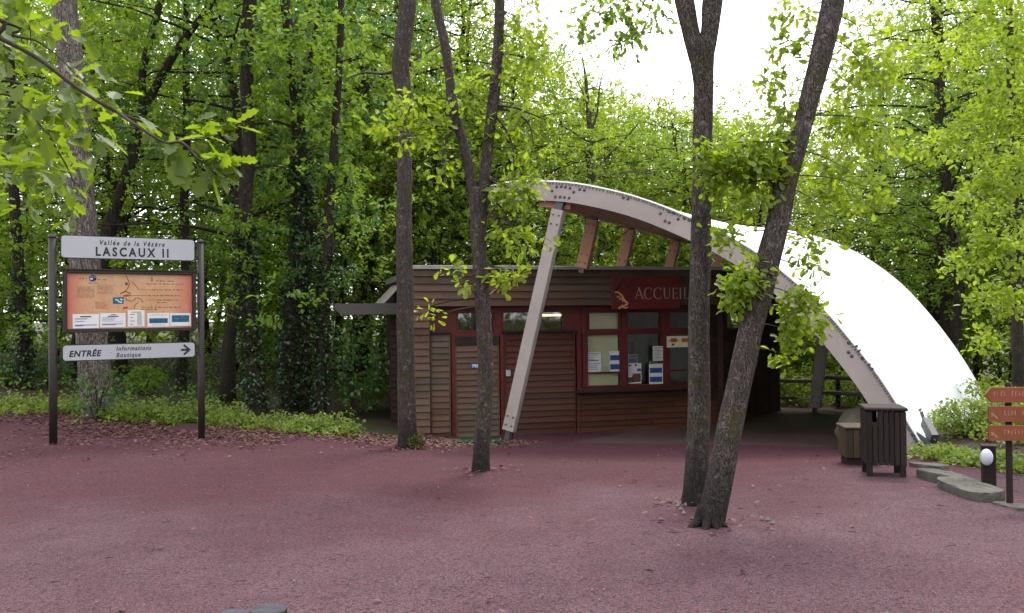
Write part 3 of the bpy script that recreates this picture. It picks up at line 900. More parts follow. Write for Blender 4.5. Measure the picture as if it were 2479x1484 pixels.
for (px, py, botz) in ((1441, 514, roofz), (1530, 538, roofz), (1640, 571, roofz), (1745, 600, 1.6)):
    t = onplane(px, py, top1, edge_n)
    s_ = (t - top1).dot(an)
    t = top1 + an * s_
    b = t + lean * (botz - .16 - t.z)
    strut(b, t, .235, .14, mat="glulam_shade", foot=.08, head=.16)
    tops.append((b, t))
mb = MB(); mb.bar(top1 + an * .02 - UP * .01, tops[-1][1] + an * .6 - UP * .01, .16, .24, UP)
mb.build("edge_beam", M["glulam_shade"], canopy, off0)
e0, e1 = onplane(1304, 489, P0, an), onplane(1362, 494, P0, an)
mb = MB(); mb.bar(e0 + an * .075, e1 + (e1 - e0) * .3 + an * .075, .10, .17, UP); mb.build("beam_end", M["glulam_shade"], canopy, off0)
mb = MB()
for (a, b) in ((0, 1), (1, 2)):
    for e in ((tops[a][0], tops[b][1]), (tops[a][1], tops[b][0])):
        mb = MB(); mb.tube([e[0] + UP * .12, e[1] - UP * .12], [.008, .008], 6); mb.build("bracing_cable", M["steel"], canopy, off0)
# rear arch and the canvas between
LV = 10.8
Pr = P0 + an * LV
rear_px = [(1760, 548), (1850, 550), (1940, 562), (2020, 585), (2100, 624), (2180, 684), (2250, 760), (2305, 832), (2350, 902), (2385, 968), (2405, 1010)]
rear = [onplane(x, y, Pr, an) for x, y in rear_px]
fr_top = [topc[i] for i in range(4, n)]
left_rear = topc[4] + an * LV
rear = [left_rear, left_rear.lerp(rear[0], .5) + UP * .35] + rear
def resample(P, k):
    P = [Vector(p) for p in catmull(P, 6)]
    d = [0]
    for a, b in zip(P[:-1], P[1:]): d.append(d[-1] + (b - a).length)
    out = []
    for t in np.linspace(0, d[-1], k):
        j = min(max(1, int(np.searchsorted(d, t))), len(P) - 1)
        out.append(P[j - 1].lerp(P[j], (t - d[j - 1]) / max(1e-6, d[j] - d[j - 1])))
    return out
K, RW = 40, 14
fa, ra_ = resample(fr_top, K), resample(rear, K)
mb = MB(); vs = []
cen = Vector((P0.x + ah.x * 2.2, P0.y + ah.y * 2.2, -.5))
for th_ in (0, .012):
    for r_ in range(RW + 1):
        t = r_ / RW
        for k_ in range(K):
            p = fa[k_].lerp(ra_[k_], t)
            sag = .22 * 4 * t * (1 - t) * (.35 + .65 * k_ / K)
            c_ = cen + an * (t * LV)
            dd = (c_ - p); dd -= an * dd.dot(an); dd.normalize()
            vs.append(p + dd * (sag + th_ + .012))
fs = []
nl = (RW + 1) * K
for L_ in (0, 1):
    for r_ in range(RW):
        for k_ in range(K - 1):
            q = (r_ * K + k_, r_ * K + k_ + 1, (r_ + 1) * K + k_ + 1, (r_ + 1) * K + k_)
            q = tuple(L_ * nl + i for i in q)
            fs.append(q if L_ else q[::-1])
mb.mesh(vs, fs)
mb.build("canvas_roof", M["canvas"], canopy, off0, smooth=True)
mb = MB()
mb.tube([p - UP * .10 for p in ra_], [.07] * K, 8)
mb.build("rear_arch", M["canvas"], canopy, off0)
# rear post seen below the arch, steel feet
fb = at(1972, 998, 20.6); ft = at(1998, 770, 20.2)
sd_ = (ft - fb)
strut(fb, fb + sd_ * 1.28, .25, .22, foot=.14, head=.02)
mb = MB()
pf = onplane(2212, 1078, P0, an); pg = Vector((pf.x + ah.x * .25, pf.y + ah.y * .25, gz(pf.x, pf.y)))
for s_ in (-.07, .07):
    mb.bar(pf + an * s_ + UP * .12 - ah * .08, pg + an * s_ - UP * .05 + ah * .02, .02, .26, UP)
mb.bar(pg + UP * .02 - ah * .2, pg + UP * .02 + ah * .26, .34, .05, UP)
p = onplane(2238, 1030, P0, an)
mb.bar(pg + UP * .2 + ah * .02, p + an * .3 + UP * .02, .10, .16, UP)
mb.tube([p + an * .3, p + an * .34 + UP * .16 - ah * .05], [.022, .022], 8)
mb.build("steel_foot", M["steel"], canopy, off0)
mb = MB()
mb.bar(foot1 - UP * .12, foot1 + lean * .24, .13, .012, an); mb.bar(foot1 + an * .06 - UP * .12, foot1 + an * .06 + lean * .24, .13, .012, an)
mb.build("steel_shoe", M["steel"], canopy, off0)

# ------------------------------------------------------------------ the information board
L0 = ground(133, 1076)
sd2 = Vector((math.sin(R(58)), math.cos(R(58)), 0))
snr = Vector((sd2.y, -sd2.x, 0))
sang = math.atan2(sd2.y, sd2.x)
board = empty("information_board", L0, "tall brown framed information board with LASCAUX II and ENTRÉE panels around an orange map", "information board", rz=sang)
SM = Matrix.Translation(L0) @ Matrix.Rotation(sang, 4, 'Z')
SI = SM.inverted()
def SB(px, py, v=0.0):
    o = SI @ CAM; d = SI.to_3x3() @ ray(px, py)
    p = o + d * ((v - o.y) / d.y)
    return p.x, p.z
def srect(x0, x1, ys):
    """x0, x1 pixel columns; ys = ((left top, left bottom), (right top, right bottom))"""
    a = SB(x0, ys[0][0]); b = SB(x0, ys[0][1]); c_ = SB(x1, ys[1][0]); d_ = SB(x1, ys[1][1])
    return (a[0] + b[0]) / 2, (c_[0] + d_[0]) / 2, (b[1] + d_[1]) / 2, (a[1] + c_[1]) / 2
xp0 = SB(128, 800)[0]; xp1 = SB(487, 800)[0]
zgr = gz(*(SM @ Vector((xp1, 0, 0))).to_2d()) - L0.z
for (x, r_, ztop, zb) in ((xp0, .056, SB(128, 566)[1], -.1), (xp1, .052, SB(485, 579)[1], zgr - .1)):
    mb = MB(); mb.tube([(x, .02, zb), (x, .02, zb + 1), (x, .02, ztop - .06)], [r_] * 3, 18, cap=True)
    po = mb.build("post", M["post_brown"], board, smooth=True)
    mb = MB(); mb.tube([(x, .02, ztop - .06), (x, .02, ztop - .04), (x, .02, ztop - .015), (x, .02, ztop - .003), (x, .02, ztop)], [r_ * 1.06, r_ * 1.06, r_ * .85, r_ * .45, r_ * .1], 18)
    mb.build("cap", M["post_brown"], po, smooth=True)
def rrect(x0, x1, z0, z1, r_):
    out = []
    for (cx_, cz_, a0) in ((x1 - r_, z0 + r_, -90), (x1 - r_, z1 - r_, 0), (x0 + r_, z1 - r_, 90), (x0 + r_, z0 + r_, 180)):
        for i in range(6): t = R(a0 + i * 18); out.append((cx_ + r_ * math.cos(t), cz_ + r_ * math.sin(t)))
    return out
fsg = lambda x, z, d: (x, d, z)
def plate(name, r):
    m = MB(); m.prism(rrect(r[0] - .012, r[1] + .012, r[2] - .012, r[3] + .012, .05), fsg, -.03, .02, 1)
    m.prism(rrect(r[0], r[1], r[2], r[3], .042), fsg, -.034, -.029, 0)
    for x in (r[0] - .05, r[1] + .015):
        for z in (r[2] + .05, r[3] - .07): m.box((x, -.005, z), (x + .035, .03, z + .02), 1)
    return m.build(name, [M["sign_white"], M["post_brown"]], board)
r1 = srect(148, 469, ((572, 620), (583, 633)))
r1 = (r1[0], r1[1], SB(308, 627)[1], SB(308, 576)[1])
pl = plate("title_panel", r1)
mb = MB(); w_, h_ = r1[1] - r1[0], r1[3] - r1[2]
put_text(mb, "Vallée de la Vézère", h_ * .31, r1[0] + w_ * .515, r1[2] + h_ * .63, fsg, -.0365, shear=.25, space=1.42, bold=.0025, sx=.80)
put_text(mb, "LASCAUX II", h_ * .57, r1[0] + w_ * .52, r1[2] + h_ * .12, fsg, -.0365, space=1.42, bold=.006, sx=.80)
mb.build("lettering", M["sign_black"], pl)
zb0, zb1 = SB(310, 803)[1], SB(310, 656)[1]
xb0, xb1 = SB(152, 730)[0], SB(473, 730)[0]
mb = MB(); fw = .055
mb.box((xb0, -.06, zb0), (xb0 + fw, .03, zb1), bev=.006); mb.box((xb1 - fw, -.06, zb0), (xb1, .03, zb1), bev=.006)
mb.box((xb0 + fw, -.058, zb0), (xb1 - fw, .028, zb0 + fw), bev=.006); mb.box((xb0 + fw, -.058, zb1 - fw * .8), (xb1 - fw, .028, zb1), bev=.006)
mb.box((xb0 - .02, -.075, zb1 + .001), (xb1 + .02, .04, zb1 + .018)); mb.box((xb0 + .01, .0, zb0 + .01), (xb1 - .01, .02, zb1 - .01))
for x in (xb0 - .05, xb1 + .001):
    for z in (zb0 + .1, zb1 - .14): mb.box((x, -.005, z), (x + .05, .025, z + .03))
frame = mb.build("map_frame", M["post_brown"], board)
mx0, mx1, mz0, mz1 = xb0 + fw, xb1 - fw, zb0 + fw, zb1 - fw * .8
mw, mh = mx1 - mx0, mz1 - mz0
fm = lambda x, z, d: (mx0 + x * mw, -.012 - d, mz0 + (1 - z) * mh)
fmf = lambda x, z, d: fm(x, z, d)
mb = MB(); mb.box((mx0, -.012, mz0), (mx1, -.002, mz1)); mp_o = mb.build("map_sheet", M["map_print"], frame)
mb = MB()
def D(pts, w, mi, smooth=True):
    P = [((p[0] - 110) / 2300, (p[1] - 50) / 1100) for p in pts]
    if smooth and len(P) > 2: P = [(p[0], p[1]) for p in catmull([(a, b, 0) for a, b in P], 3)]
    n_ = len(P); asp_ = mw / mh
    strokes(mb, [(p[0] * asp_, p[1]) for p in P][::-1], [w] * n_, lambda x, z, d: fm(x / asp_, z, d), .0012 + .0002 * mi, 0, mi)
D([(1160, 90), (1180, 150), (1215, 220), (1200, 320), (1140, 400), (1050, 460)], .014, 0)
D([(1270, 220), (1330, 280), (1390, 365)], .012, 0); D([(1050, 455), (1150, 410), (1240, 455)], .02, 0)
D([(1150, 540), (1180, 590), (1280, 600), (1340, 540), (1420, 560), (1470, 630)], .014, 0); D([(1380, 630), (1320, 690), (1300, 760)], .012, 0)
D([(1140, 250), (1190, 255)], .05, 4); D([(1240, 490), (1540, 490)], .008, 0); D([(1390, 370), (1620, 372)], .008, 3); D([(1520, 578), (1720, 582)], .008, 3)
D([(280, 70), (560, 120), (870, 190), (940, 220), (930, 330), (910, 480), (880, 620), (850, 800)], .011, 2)
D([(620, 270), (610, 400), (590, 560), (540, 800)], .011, 2); D([(2080, 270), (2110, 400), (2180, 540), (2290, 680), (2260, 750), (2050, 745)], .014, 2)
D([(280, 300), (270, 480), (240, 640)], .008, 2); D([(1920, 640), (1990, 700)], .02, 2)
for (x, y) in ((1150, 500), (1140, 745)): D([(x - 40, y), (x + 45, y - 12)], .035, 3)
D([(1180, 480), (1240, 490)], .02, 0)
rg_ = random.Random(4)
for (x0, x1, y0, y1, st, mi) in ((270, 590, 320, 560, 24, 0), (640, 930, 280, 470, 24, 0), (600, 830, 620, 760, 22, 3), (270, 560, 330, 400, 26, 2), (650, 930, 370, 420, 26, 2)):
    y = y0
    while y < y1:
        x = x0
        while x < x1 - 40:
            l = rg_.uniform(30, 90); D([(x, y), (min(x1, x + l), y)], .006, mi, False); x += l + rg_.uniform(8, 22)
        y += st
def words(x0, x1, y, w, mi):
    x = x0
    while x < x1:
        l = rg_.uniform(30, 90); e = min(x1, x + l)
        for _ in range(int(l / 11)):
            a = rg_.uniform(x, e); D([(a, y - rg_.uniform(6, 13)), (a + rg_.uniform(4, 10), y + rg_.uniform(5, 12))], w * .55, mi, False)
        D([(x, y), (e, y)], w * .5, mi, False); x = e + rg_.uniform(14, 26)
for a in ((1710, 2050, 190), (1520, 2240, 250), (1630, 2250, 372), (1560, 2200, 490), (1730, 2130, 582), (1730, 1920, 632), (1440, 2190, 730), (1440, 1730, 772), (480, 680, 245), (310, 460, 160), (640, 800, 175)): words(*a, .014, 0)
mb.build("map_drawing", [M["ink_brown"], M["sign_black"], M["ink_pale"], M["ink_red"], M["boulder"]], frame)
mb = MB()
def E(cx_, cy_, r_, mi, d, sq=1.0):
    mb.prism([((cx_ + r_ * math.cos(t) - 110) / 2300, (cy_ + r_ * sq * math.sin(t) - 50) / 1100) for t in np.linspace(0, 2 * math.pi, 20, endpoint=False)], fmf, d, 0, mi)
E(557, 150, 68, 0, .0014); E(580, 160, 45, 1, .0018, .6); E(535, 160, 30, 2, .0022, .5)
mb.prism([((x - 110) / 2300, (y - 50) / 1100) for x, y in ((915, 530), (1115, 520), (1110, 660), (915, 660))], fmf, .0014, 0, 3)
for (x, y, l) in ((960, 570, 60), (1010, 610, 70), (1050, 560, 40)): D([(x, y), (x + l, y + 20)], .02, 2)
put_text(mb, "1", mh * .11, mx0 + mw * .665, mz1 - mh * .135, lambda x, z, d: (x, -.0145, z), 0, 4, bold=.002)
mb.build("map_emblem", [M["ink_blue"], M["sign_black"], M["paper"], M["ink_teal"], M["sign_black"]], frame)
# arrow panel
r3 = (SB(152, 850)[0], SB(470, 850)[0], SB(310, 868)[1], SB(310, 833)[1])
zc3 = SB(310, 850)[1]
pl3 = plate("arrow_panel", r3)
w_, h_ = r3[1] - r3[0], r3[3] - r3[2]
mb = MB()
put_text(mb, "ENTRÉE", h_ * .56, r3[0] + w_ * .155, r3[2] + h_ * .25, fsg, -.0365, shear=.22, space=1.1, bold=.004, sx=.92)
put_text(mb, "Informations", h_ * .43, r3[0] + w_ * .385, r3[2] + h_ * .57, fsg, -.0365, shear=.22, space=1.22, bold=.002, align='LEFT', sx=.82)
put_text(mb, "Boutique", h_ * .43, r3[0] + w_ * .385, r3[2] + h_ * .12, fsg, -.0365, shear=.22, space=1.22, bold=.002, align='LEFT', sx=.82)
mb.box((r3[0] + w_ * .35, -.036, r3[2] + h_ * .42), (r3[0] + w_ * .357, -.034, r3[2] + h_ * .46))
ax, az = r3[0] + w_ * .89, r3[2] + h_ * .5
for pts in ([(ax, az - .016), (ax + .12, az - .016), (ax + .12, az + .016), (ax, az + .016)], [(ax + .145, az), (ax + .12, az + .022), (ax + .05, az + .085), (ax + .03, az + .066), (ax + .10, az)], [(ax + .145, az), (ax + .10, az), (ax + .03, az - .066), (ax + .05, az - .085), (ax + .12, az - .022)]):
    mb.prism(pts, fsg, -.0365 - .0003 * len(pts), -.034, 0)
mb.build("lettering", M["sign_black"], pl3)
# notices pinned along the foot of the map
def bnotice(x0, x1, y0, y1, label, bars, txt=None, base="paper", d=.004):
    a, b = (x0 - 110) / 2300, (x1 - 110) / 2300
    w = (b - a) * mw; h = (y1 - y0) / 1100 * mh
    m = MB(); m.box((0, -.002, 0), (w, 0, h)); mats = [M[base]]; idx = {}
    for (p, q, s_, t_, col) in bars:
        if col not in idx: idx[col] = len(mats); mats.append(M[col])
        m.box((p * w, -.0032, s_ * h), (q * w, -.002, t_ * h), idx[col])
    if txt:
        mats.append(M["ink_grey"]); put_text(m, txt, h * .17, w * .5, h * .80, lambda x, z, dd: (x, -.0030, z), 0, len(mats) - 1, space=1.3, sx=1.0)
    o = m.build("notice", mats)
    o.matrix_world = SM @ Matrix.Translation((mx0 + a * mw, -.012 - d, mz0 + (1 - (y1 - 50) / 1100) * mh))
    tag(o, label, "notice", "notices along the foot of the map")
bnotice(203, 668, 862, 1140, "white notice with blue lines at the left end of the map's bottom edge", [(.28, .70, .78, .86, "sign_black"), (.08, .55, .64, .69, "ink_blue"), (.08, .42, .46, .50, "ink_blue"), (.08, .9, .2, .25, "ink_blue"), (.08, .4, .15, .19, "ink_blue")])
bnotice(685, 1145, 845, 1130, "white notice with two black heading lines, second from the board's left end", [(.42, .62, .86, .91, "sign_black"), (.30, .72, .74, .81, "sign_black"), (.08, .58, .64, .68, "ink_blue"), (.08, .54, .50, .54, "ink_blue"), (.08, .9, .40, .415, "ink_grey"), (.08, .88, .22, .26, "ink_blue"), (.08, .62, .16, .2, "ink_blue")], d=.0042)
bnotice(1183, 1495, 788, 1120, "grey printed sheet standing higher than the other notices on the map", [(.22, .8, .86, .90, "ink_grey")] + [(.14, .14 + .18 + .1 * (i % 2), .12 + .2 * i, .16 + .2 * i, "ink_grey") for i in range(4)] + [(.56, .84, .08 + .055 * i, .10 + .055 * i, "ink_grey") for i in range(14)], d=.006)
bnotice(1550, 1965, 850, 1130, "white notice headed LASCAUX II above one teal block", [(.08, .93, .26, .62, "ink_teal"), (.2, .8, .12, .14, "ink_grey"), (.16, .85, .52, .56, "paper"), (.22, .78, .42, .46, "paper"), (.22, .78, .32, .36, "paper")], "LASCAUX II")
bnotice(1980, 2385, 855, 1120, "white notice with a higher teal block at the right end of the map", [(.08, .92, .30, .84, "ink_teal"), (.35, .68, .72, .77, "paper"), (.2, .8, .58, .63, "paper"), (.3, .75, .45, .5, "paper"), (.15, .88, .34, .37, "paper")])

# ------------------------------------------------------------------ leaves
T_SIMPLE = (np.array([(0, 0, 0), (.27, .33, .05), (.23, .72, .02), (0, 1, -.10), (-.23, .72, .02), (-.27, .33, .05)]), [(0, 1, 2, 3), (0, 3, 4, 5)])
_h = [(.05, .10), (.15, .20), (.10, .29), (.26, .41), (.17, .51), (.33, .65), (.21, .74), (.25, .86), (.09, .92)]
_o = [(0, 0, 0)] + [(x, y, .06 * x * 3 - .12 * y * y) for x, y in _h] + [(0, 1.0, -.12)] + [(-x, y, .06 * x * 3 - .12 * y * y) for x, y in _h[::-1]]
T_OAK = (np.array(_o), [(0,) + tuple(range(1, 11)), (0,) + tuple(range(10, 20))])
T_ROUND = (np.array([(0, 0, 0), (.30, .25, .04), (.34, .6, .03), (0, 1, -.05), (-.34, .6, .03), (-.30, .25, .04)]), [(0, 1, 2, 3), (0, 3, 4, 5)])

class Leaves:
    def __init__(s, seed):
        s.rng = np.random.default_rng(seed); s.parts = []
    def add(s, Cn, Ax, n, L, tmpl=T_SIMPLE, droop=.25, spread=(.45, 1.35), jitter=.05, upn=.55, vlo=0.0, vhi=1.0, mi=0):
        rng = s.rng
        Cn = np.repeat(np.asarray(Cn, float).reshape(-1, 3), n, 0); Ax = np.repeat(np.asarray(Ax, float).reshape(-1, 3), n, 0)
        N = len(Cn)
        if N == 0: return
        Ax = Ax / np.maximum(1e-6, np.linalg.norm(Ax, axis=1, keepdims=True))
        ref = np.where(np.abs(Ax[:, 2:3]) < .9, np.array([[0, 0, 1.]]), np.array([[1., 0, 0]]))
        e1 = np.cross(Ax, ref); e1 /= np.linalg.norm(e1, axis=1, keepdims=True); e2 = np.cross(Ax, e1)
        ph = rng.uniform(0, 2 * np.pi, (N, 1)); th = rng.uniform(*spread, (N, 1))
        d = Ax * np.cos(th) + (e1 * np.cos(ph) + e2 * np.sin(ph)) * np.sin(th)
        d[:, 2] -= droop
        d /= np.linalg.norm(d, axis=1, keepdims=True)
        upv = np.array([[0, 0, 1.]]) + rng.normal(0, upn, (N, 3))
        sd_ = np.cross(d, upv); sd_ /= np.maximum(1e-6, np.linalg.norm(sd_, axis=1, keepdims=True)); nr = np.cross(sd_, d)
        l = (L * rng.uniform(.65, 1.25, (N, 1)))
        pos = Cn + rng.normal(0, jitter, (N, 3)) + d * l * .1
        tv, tf = tmpl
        V = pos[:, None, :] + l[:, None, :] * (tv[None, :, 0:1] * sd_[:, None, :] + tv[None, :, 1:2] * d[:, None, :] + tv[None, :, 2:3] * nr[:, None, :])
        rv = np.repeat(rng.random(N // n), n) * .6 + rng.random(N) * .4
        s.parts.append((V, tf, vlo + (vhi - vlo) * rv, mi))
    def mesh(s, name, mats):
        vs, loops, starts, tot, var, mis = [], [], [], [], [], []
        b = 0; ls = 0
        for V, tf, rv, mi in s.parts:
            N, k, _ = V.shape
            vs.append(V.reshape(-1, 3))
            base = (np.arange(N) * k + b)[:, None]
            fl = np.concatenate([np.array(f) for f in tf]); fc = np.array([len(f) for f in tf])
            loops.append((base + fl[None, :]).reshape(-1))
            st = np.concatenate([[0], np.cumsum(fc)[:-1]])
            starts.append((ls + np.arange(N)[:, None] * fc.sum() + st[None, :]).reshape(-1)); tot.append(np.tile(fc, N))
            var.append(np.repeat(rv, len(tf))); mis.append(np.full(N * len(tf), mi))
            b += N * k; ls += N * fc.sum()
        vs = np.concatenate(vs); loops = np.concatenate(loops); starts = np.concatenate(starts); tot = np.concatenate(tot); var = np.concatenate(var); mis = np.concatenate(mis)
        me = bpy.data.meshes.new(name)
        me.vertices.add(len(vs)); me.vertices.foreach_set("co", vs.astype(np.float32).ravel())
        me.loops.add(len(loops)); me.loops.foreach_set("vertex_index", loops.astype(np.int32))
        me.polygons.add(len(starts)); me.polygons.foreach_set("loop_start", starts.astype(np.int32))
        try: me.polygons.foreach_set("loop_total", tot.astype(np.int32))
        except Exception: pass
        for m in (mats if isinstance(mats, list) else [mats]): me.materials.append(m)
        me.polygons.foreach_set("material_index", mis.astype(np.int32))
        me.attributes.new("var", 'FLOAT', 'FACE').data.foreach_set("value", var.astype(np.float32))
        me.update(calc_edges=True)
        return me

def blob(rng, c, rx, ry, rz, m):
    """m rosette centres in an ellipsoid, more of them near its skin, and outward axes"""
    d = rng.normal(size=(m, 3)); d /= np.linalg.norm(d, axis=1, keepdims=True)
    r = rng.uniform(.25, 1, (m, 1)) ** .6
    return np.asarray(c) + d * r * np.array([rx, ry, rz]), d * np.array([1, 1, .5])

# ------------------------------------------------------------------ tree templates for the wood
def tree_template(seed, H, r0, base, rad, nb, ros, L, mat, bark, per=10, wob=.9, sides=8):
    rng = np.random.default_rng(seed)
    ph = rng.uniform(0, 6.28, 4)
    def ax(h): return np.array([wob * math.sin(h * .33 + ph[0]) * h / H + .08 * math.sin(h * 1.3 + ph[1]), wob * math.sin(h * .27 + ph[2]) * h / H + .08 * math.sin(h * 1.1 + ph[3]), h])
    tm = MB()
    hs = np.linspace(-.2, H * .97, 20)
    tm.tube([ax(h) for h in hs], [r0 * (1.0 + .5 * math.exp(-max(h, 0) * 3)) * (1 - .85 * max(0, h) / H) + .01 for h in hs], sides, amp=.12, seed=seed)
    lv = Leaves(seed + 100)
    for b in range(nb):
        u = (b + rng.random()) / nb
        h = base + (H - base) * u ** .92
        az = b * 2.4 + rng.uniform(-.5, .5)
        prof = math.sin(math.pi * min(1, .18 + .82 * u)) ** .6 * (1 - .45 * u)
        reach = rad * (0.35 + .75 * prof) * rng.uniform(.6, 1.15)
        p0 = ax(h); dirn = np.array([math.cos(az), math.sin(az), 0])
        rise = rng.uniform(.05, .55)
        pts = [p0 + dirn * reach * t + np.array([0, 0, reach * (rise * t - .25 * t * t)]) + rng.normal(0, .06, 3) * (t > 0) for t in (0, .3, .6, .85, 1)]
        tm.tube(pts, [r0 * .26 * (1 - .6 * u) * (1 - .8 * t) + .008 for t in (0, .3, .6, .85, 1)], 5, cap=False)
        k = rng.integers(int(ros * .7), int(ros * 1.3))
        t = rng.uniform(.25, 1, k) ** .7
        P = np.array(pts); idx = t * 4; i0 = np.minimum(3, idx.astype(int)); fr_ = (idx - i0)[:, None]
        cc = P[i0] * (1 - fr_) + P[i0 + 1] * fr_
        sp = reach * .2 + .24
        cc = cc + rng.normal(0, 1, (k, 3)) * np.array([sp, sp, sp * .6])
        a = np.tile(dirn, (k, 1)) + rng.normal(0, .6, (k, 3)); a[:, 2] = np.abs(a[:, 2]) * .5
        lv.add(cc, a, per, L, droop=.12)
    tme = tm.build("trunk", M[bark], None, smooth=True)
    me = tme.data; bpy.data.objects.remove(tme)
    return me, lv.mesh("crown", M[mat])

TPL = {
    "tall_a": tree_template(1, 15.5, .17, 4.2, 4.0, 50, 33, .105, "leaf_green", "bark_dark"),
    "tall_b": tree_template(2, 14.0, .14, 3.2, 3.6, 50, 32, .10, "leaf_green", "bark_dark"),
    "tall_c": tree_template(3, 16.5, .19, 4.8, 4.2, 50, 33, .105, "leaf_dark", "bark_dark"),
    "mid_a": tree_template(4, 9.0, .10, .9, 3.0, 46, 28, .095, "leaf_green", "bark_wood"),
    "mid_b": tree_template(5, 8.0, .09, .7, 2.9, 46, 28, .095, "leaf_dark", "bark_wood"),
    "mid_y": tree_template(6, 9.5, .10, 1.2, 3.2, 48, 28, .10, "leaf_yellow", "bark_wood"),
    "tall_y": tree_template(7, 15.0, .15, 3.4, 3.9, 52, 33, .105, "leaf_yellow", "bark_dark"),
    "young": tree_template(8, 4.6, .04, .25, 1.5, 34, 18, .11, "leaf_green", "bark_wood", wob=.25),
    "young_y": tree_template(10, 4.4, .04, .3, 1.5, 30, 15, .11, "leaf_yellow", "bark_wood", wob=.25),
    "young_d": tree_template(9, 4.2, .04, .2, 1.6, 34, 18, .11, "leaf_dark", "bark_wood", wob=.25),
}

def plant(tpl, x, y, name, label, group, cat="tree", s=1.0, sz=1.0, rz=0.0, cz=0.0):
    e = empty(name, (x, y, gz(x, y)), label, cat, group, rz)
    e.scale = (s, s, s * sz)
    link("trunk", TPL[tpl][0], e)
    c_ = link("crown", TPL[tpl][1], e)
    if cz: c_.location.z = cz
    return e

rt = random.Random(77)
taken = []
def free(x, y, d):
    if any((x - a) ** 2 + (y - b) ** 2 < d * d for a, b in taken): return False
    taken.append((x, y)); return True
def az(x, y): return math.degrees(math.atan2(x, y))

LAB = {
    "left": ("oak_tree", "leafy green oak among the dark trunks in the wood behind the information board", "oaks in the wood behind the information board"),
    "mid": ("oak_tree", "leafy oak in the wood between the information board and the cabin", "oaks in the wood left of the cabin"),
    "gap": ("oak_tree", "pale green oak below the open sky behind the cabin roof", "lower oaks behind the cabin roof"),
    "right": ("oak_tree", "yellow green oak in the wood beyond the white canvas roof", "oaks beyond the canvas roof"),
    "young": ("young_tree", "slender young tree with low leaves under the oaks on the wood's edge", "young trees under the oaks"),
    "rail": ("young_tree", "young leafy tree growing on the slope behind the wooden railing", "young trees behind the railing"),
}
def grow(key, tpls, n, a0, a1, y0, y1, dmin, smin=.85, smax=1.15, cond=None, tries=400):
    nm, lab, grp = LAB[key]; k = 0
    for _ in range(tries):
        if k >= n: break
        a = R(rt.uniform(a0, a1)); y = rt.uniform(y0, y1); x = y * math.tan(a)
        if cond and not cond(x, y): continue
        if not free(x, y, dmin): continue
        plant(rt.choice(tpls), x, y, nm, lab, grp, s=rt.uniform(smin, smax), rz=rt.uniform(0, 6.28)); k += 1

# ------------------------------------------------------------------ traced trees
def px3(P, Y, dY=0.0):
    """(px, py, width px) at depth Y -> points and radii"""
    pts, rad = [], []
    for i, (x, y, w) in enumerate(P):
        yy = Y + dY * i / max(1, len(P) - 1)
        pts.append(at(x, y, yy)); rad.append(w / 2 / F * yy)
    return pts, rad
def smooth_stem(pts, rad, k=5):
    Q = catmull([(p.x, p.y, p.z, r) for p, r in zip(pts, rad)], k)
    return [Vector(q[:3]) for q in Q], [max(.006, q[3]) for q in Q]
def flare(pts, rad, amt=.45, h=.35):
    z0 = pts[0].z
    return [r * (1 + amt * math.exp(-max(0, (p.z - z0)) / h * 2.2)) for p, r in zip(pts, rad)]

def traced(name, label, stems, Y, bark, group=None, base=None, cat="tree", amp=.07, sides=18, dY=None):
    """stems: list of px polylines, the first starting at the ground"""
    mb = MB(); root = None; allp = []
    for i, P in enumerate(stems):
        pts, rad = px3(P, Y, (dY or [0] * 9)[i])
        pts, rad = smooth_stem(pts, rad)
        if i == 0:
            g0 = gz(pts[0].x, pts[0].y)
            if pts[0].z > g0 - .1:
                pts = [Vector((pts[0].x, pts[0].y, g0 - .15))] + pts; rad = [rad[0] * 1.05] + rad
            root = Vector((pts[0].x, pts[0].y, g0))
            rad = flare(pts, rad, .3)
        mb.tube(pts, rad, sides, amp=amp, seed=Y * 3.1 + i)
        allp.append((pts, rad))
    e = empty(name, root, label, cat, group)
    mb.build("trunk", M[bark], e, root, smooth=True)
    return e, allp, root

def crown(e, root, lv, mats, name="crown", twigs=None):
    me = lv.mesh(name, mats)
    me.transform(Matrix.Translation(-Vector(root)))
    link(name, me, e)
    if twigs: twigs.build("branch", M["twig"], e, root)

def px_blob(lv, x, y, Y, rx, ry, m, n=6, L=.11, tmpl=T_OAK, tw=None, frm=None, ryd=None, vlo=0, vhi=1, mi=0, **k):
    c = at(x, y, Y); s_ = Y / F
    cc, a = blob(lv.rng, c, rx * s_, (ryd or .35 * (rx + ry)) * s_, ry * s_, m)
    lv.add(cc, a, n, L, tmpl, vlo=vlo, vhi=vhi, mi=mi, **k)
    if tw is not None and frm is not None:
        f = Vector(frm)
        for q in cc[:: max(1, len(cc) // 3)][:1 + (Y > 9)]:
            q = Vector(q); m_ = f.lerp(q, .55) + Vector((0, 0, .04 * (q - f).length))
            P = [Vector(p) for p in catmull([f, m_, q], 4)]
            tw.tube(P, list(np.linspace(.009, .002, len(P)) * (Y / 9)), 5, cap=False)

def near_stem(pts, z):
    return min(pts, key=lambda p: abs(p.z - z))

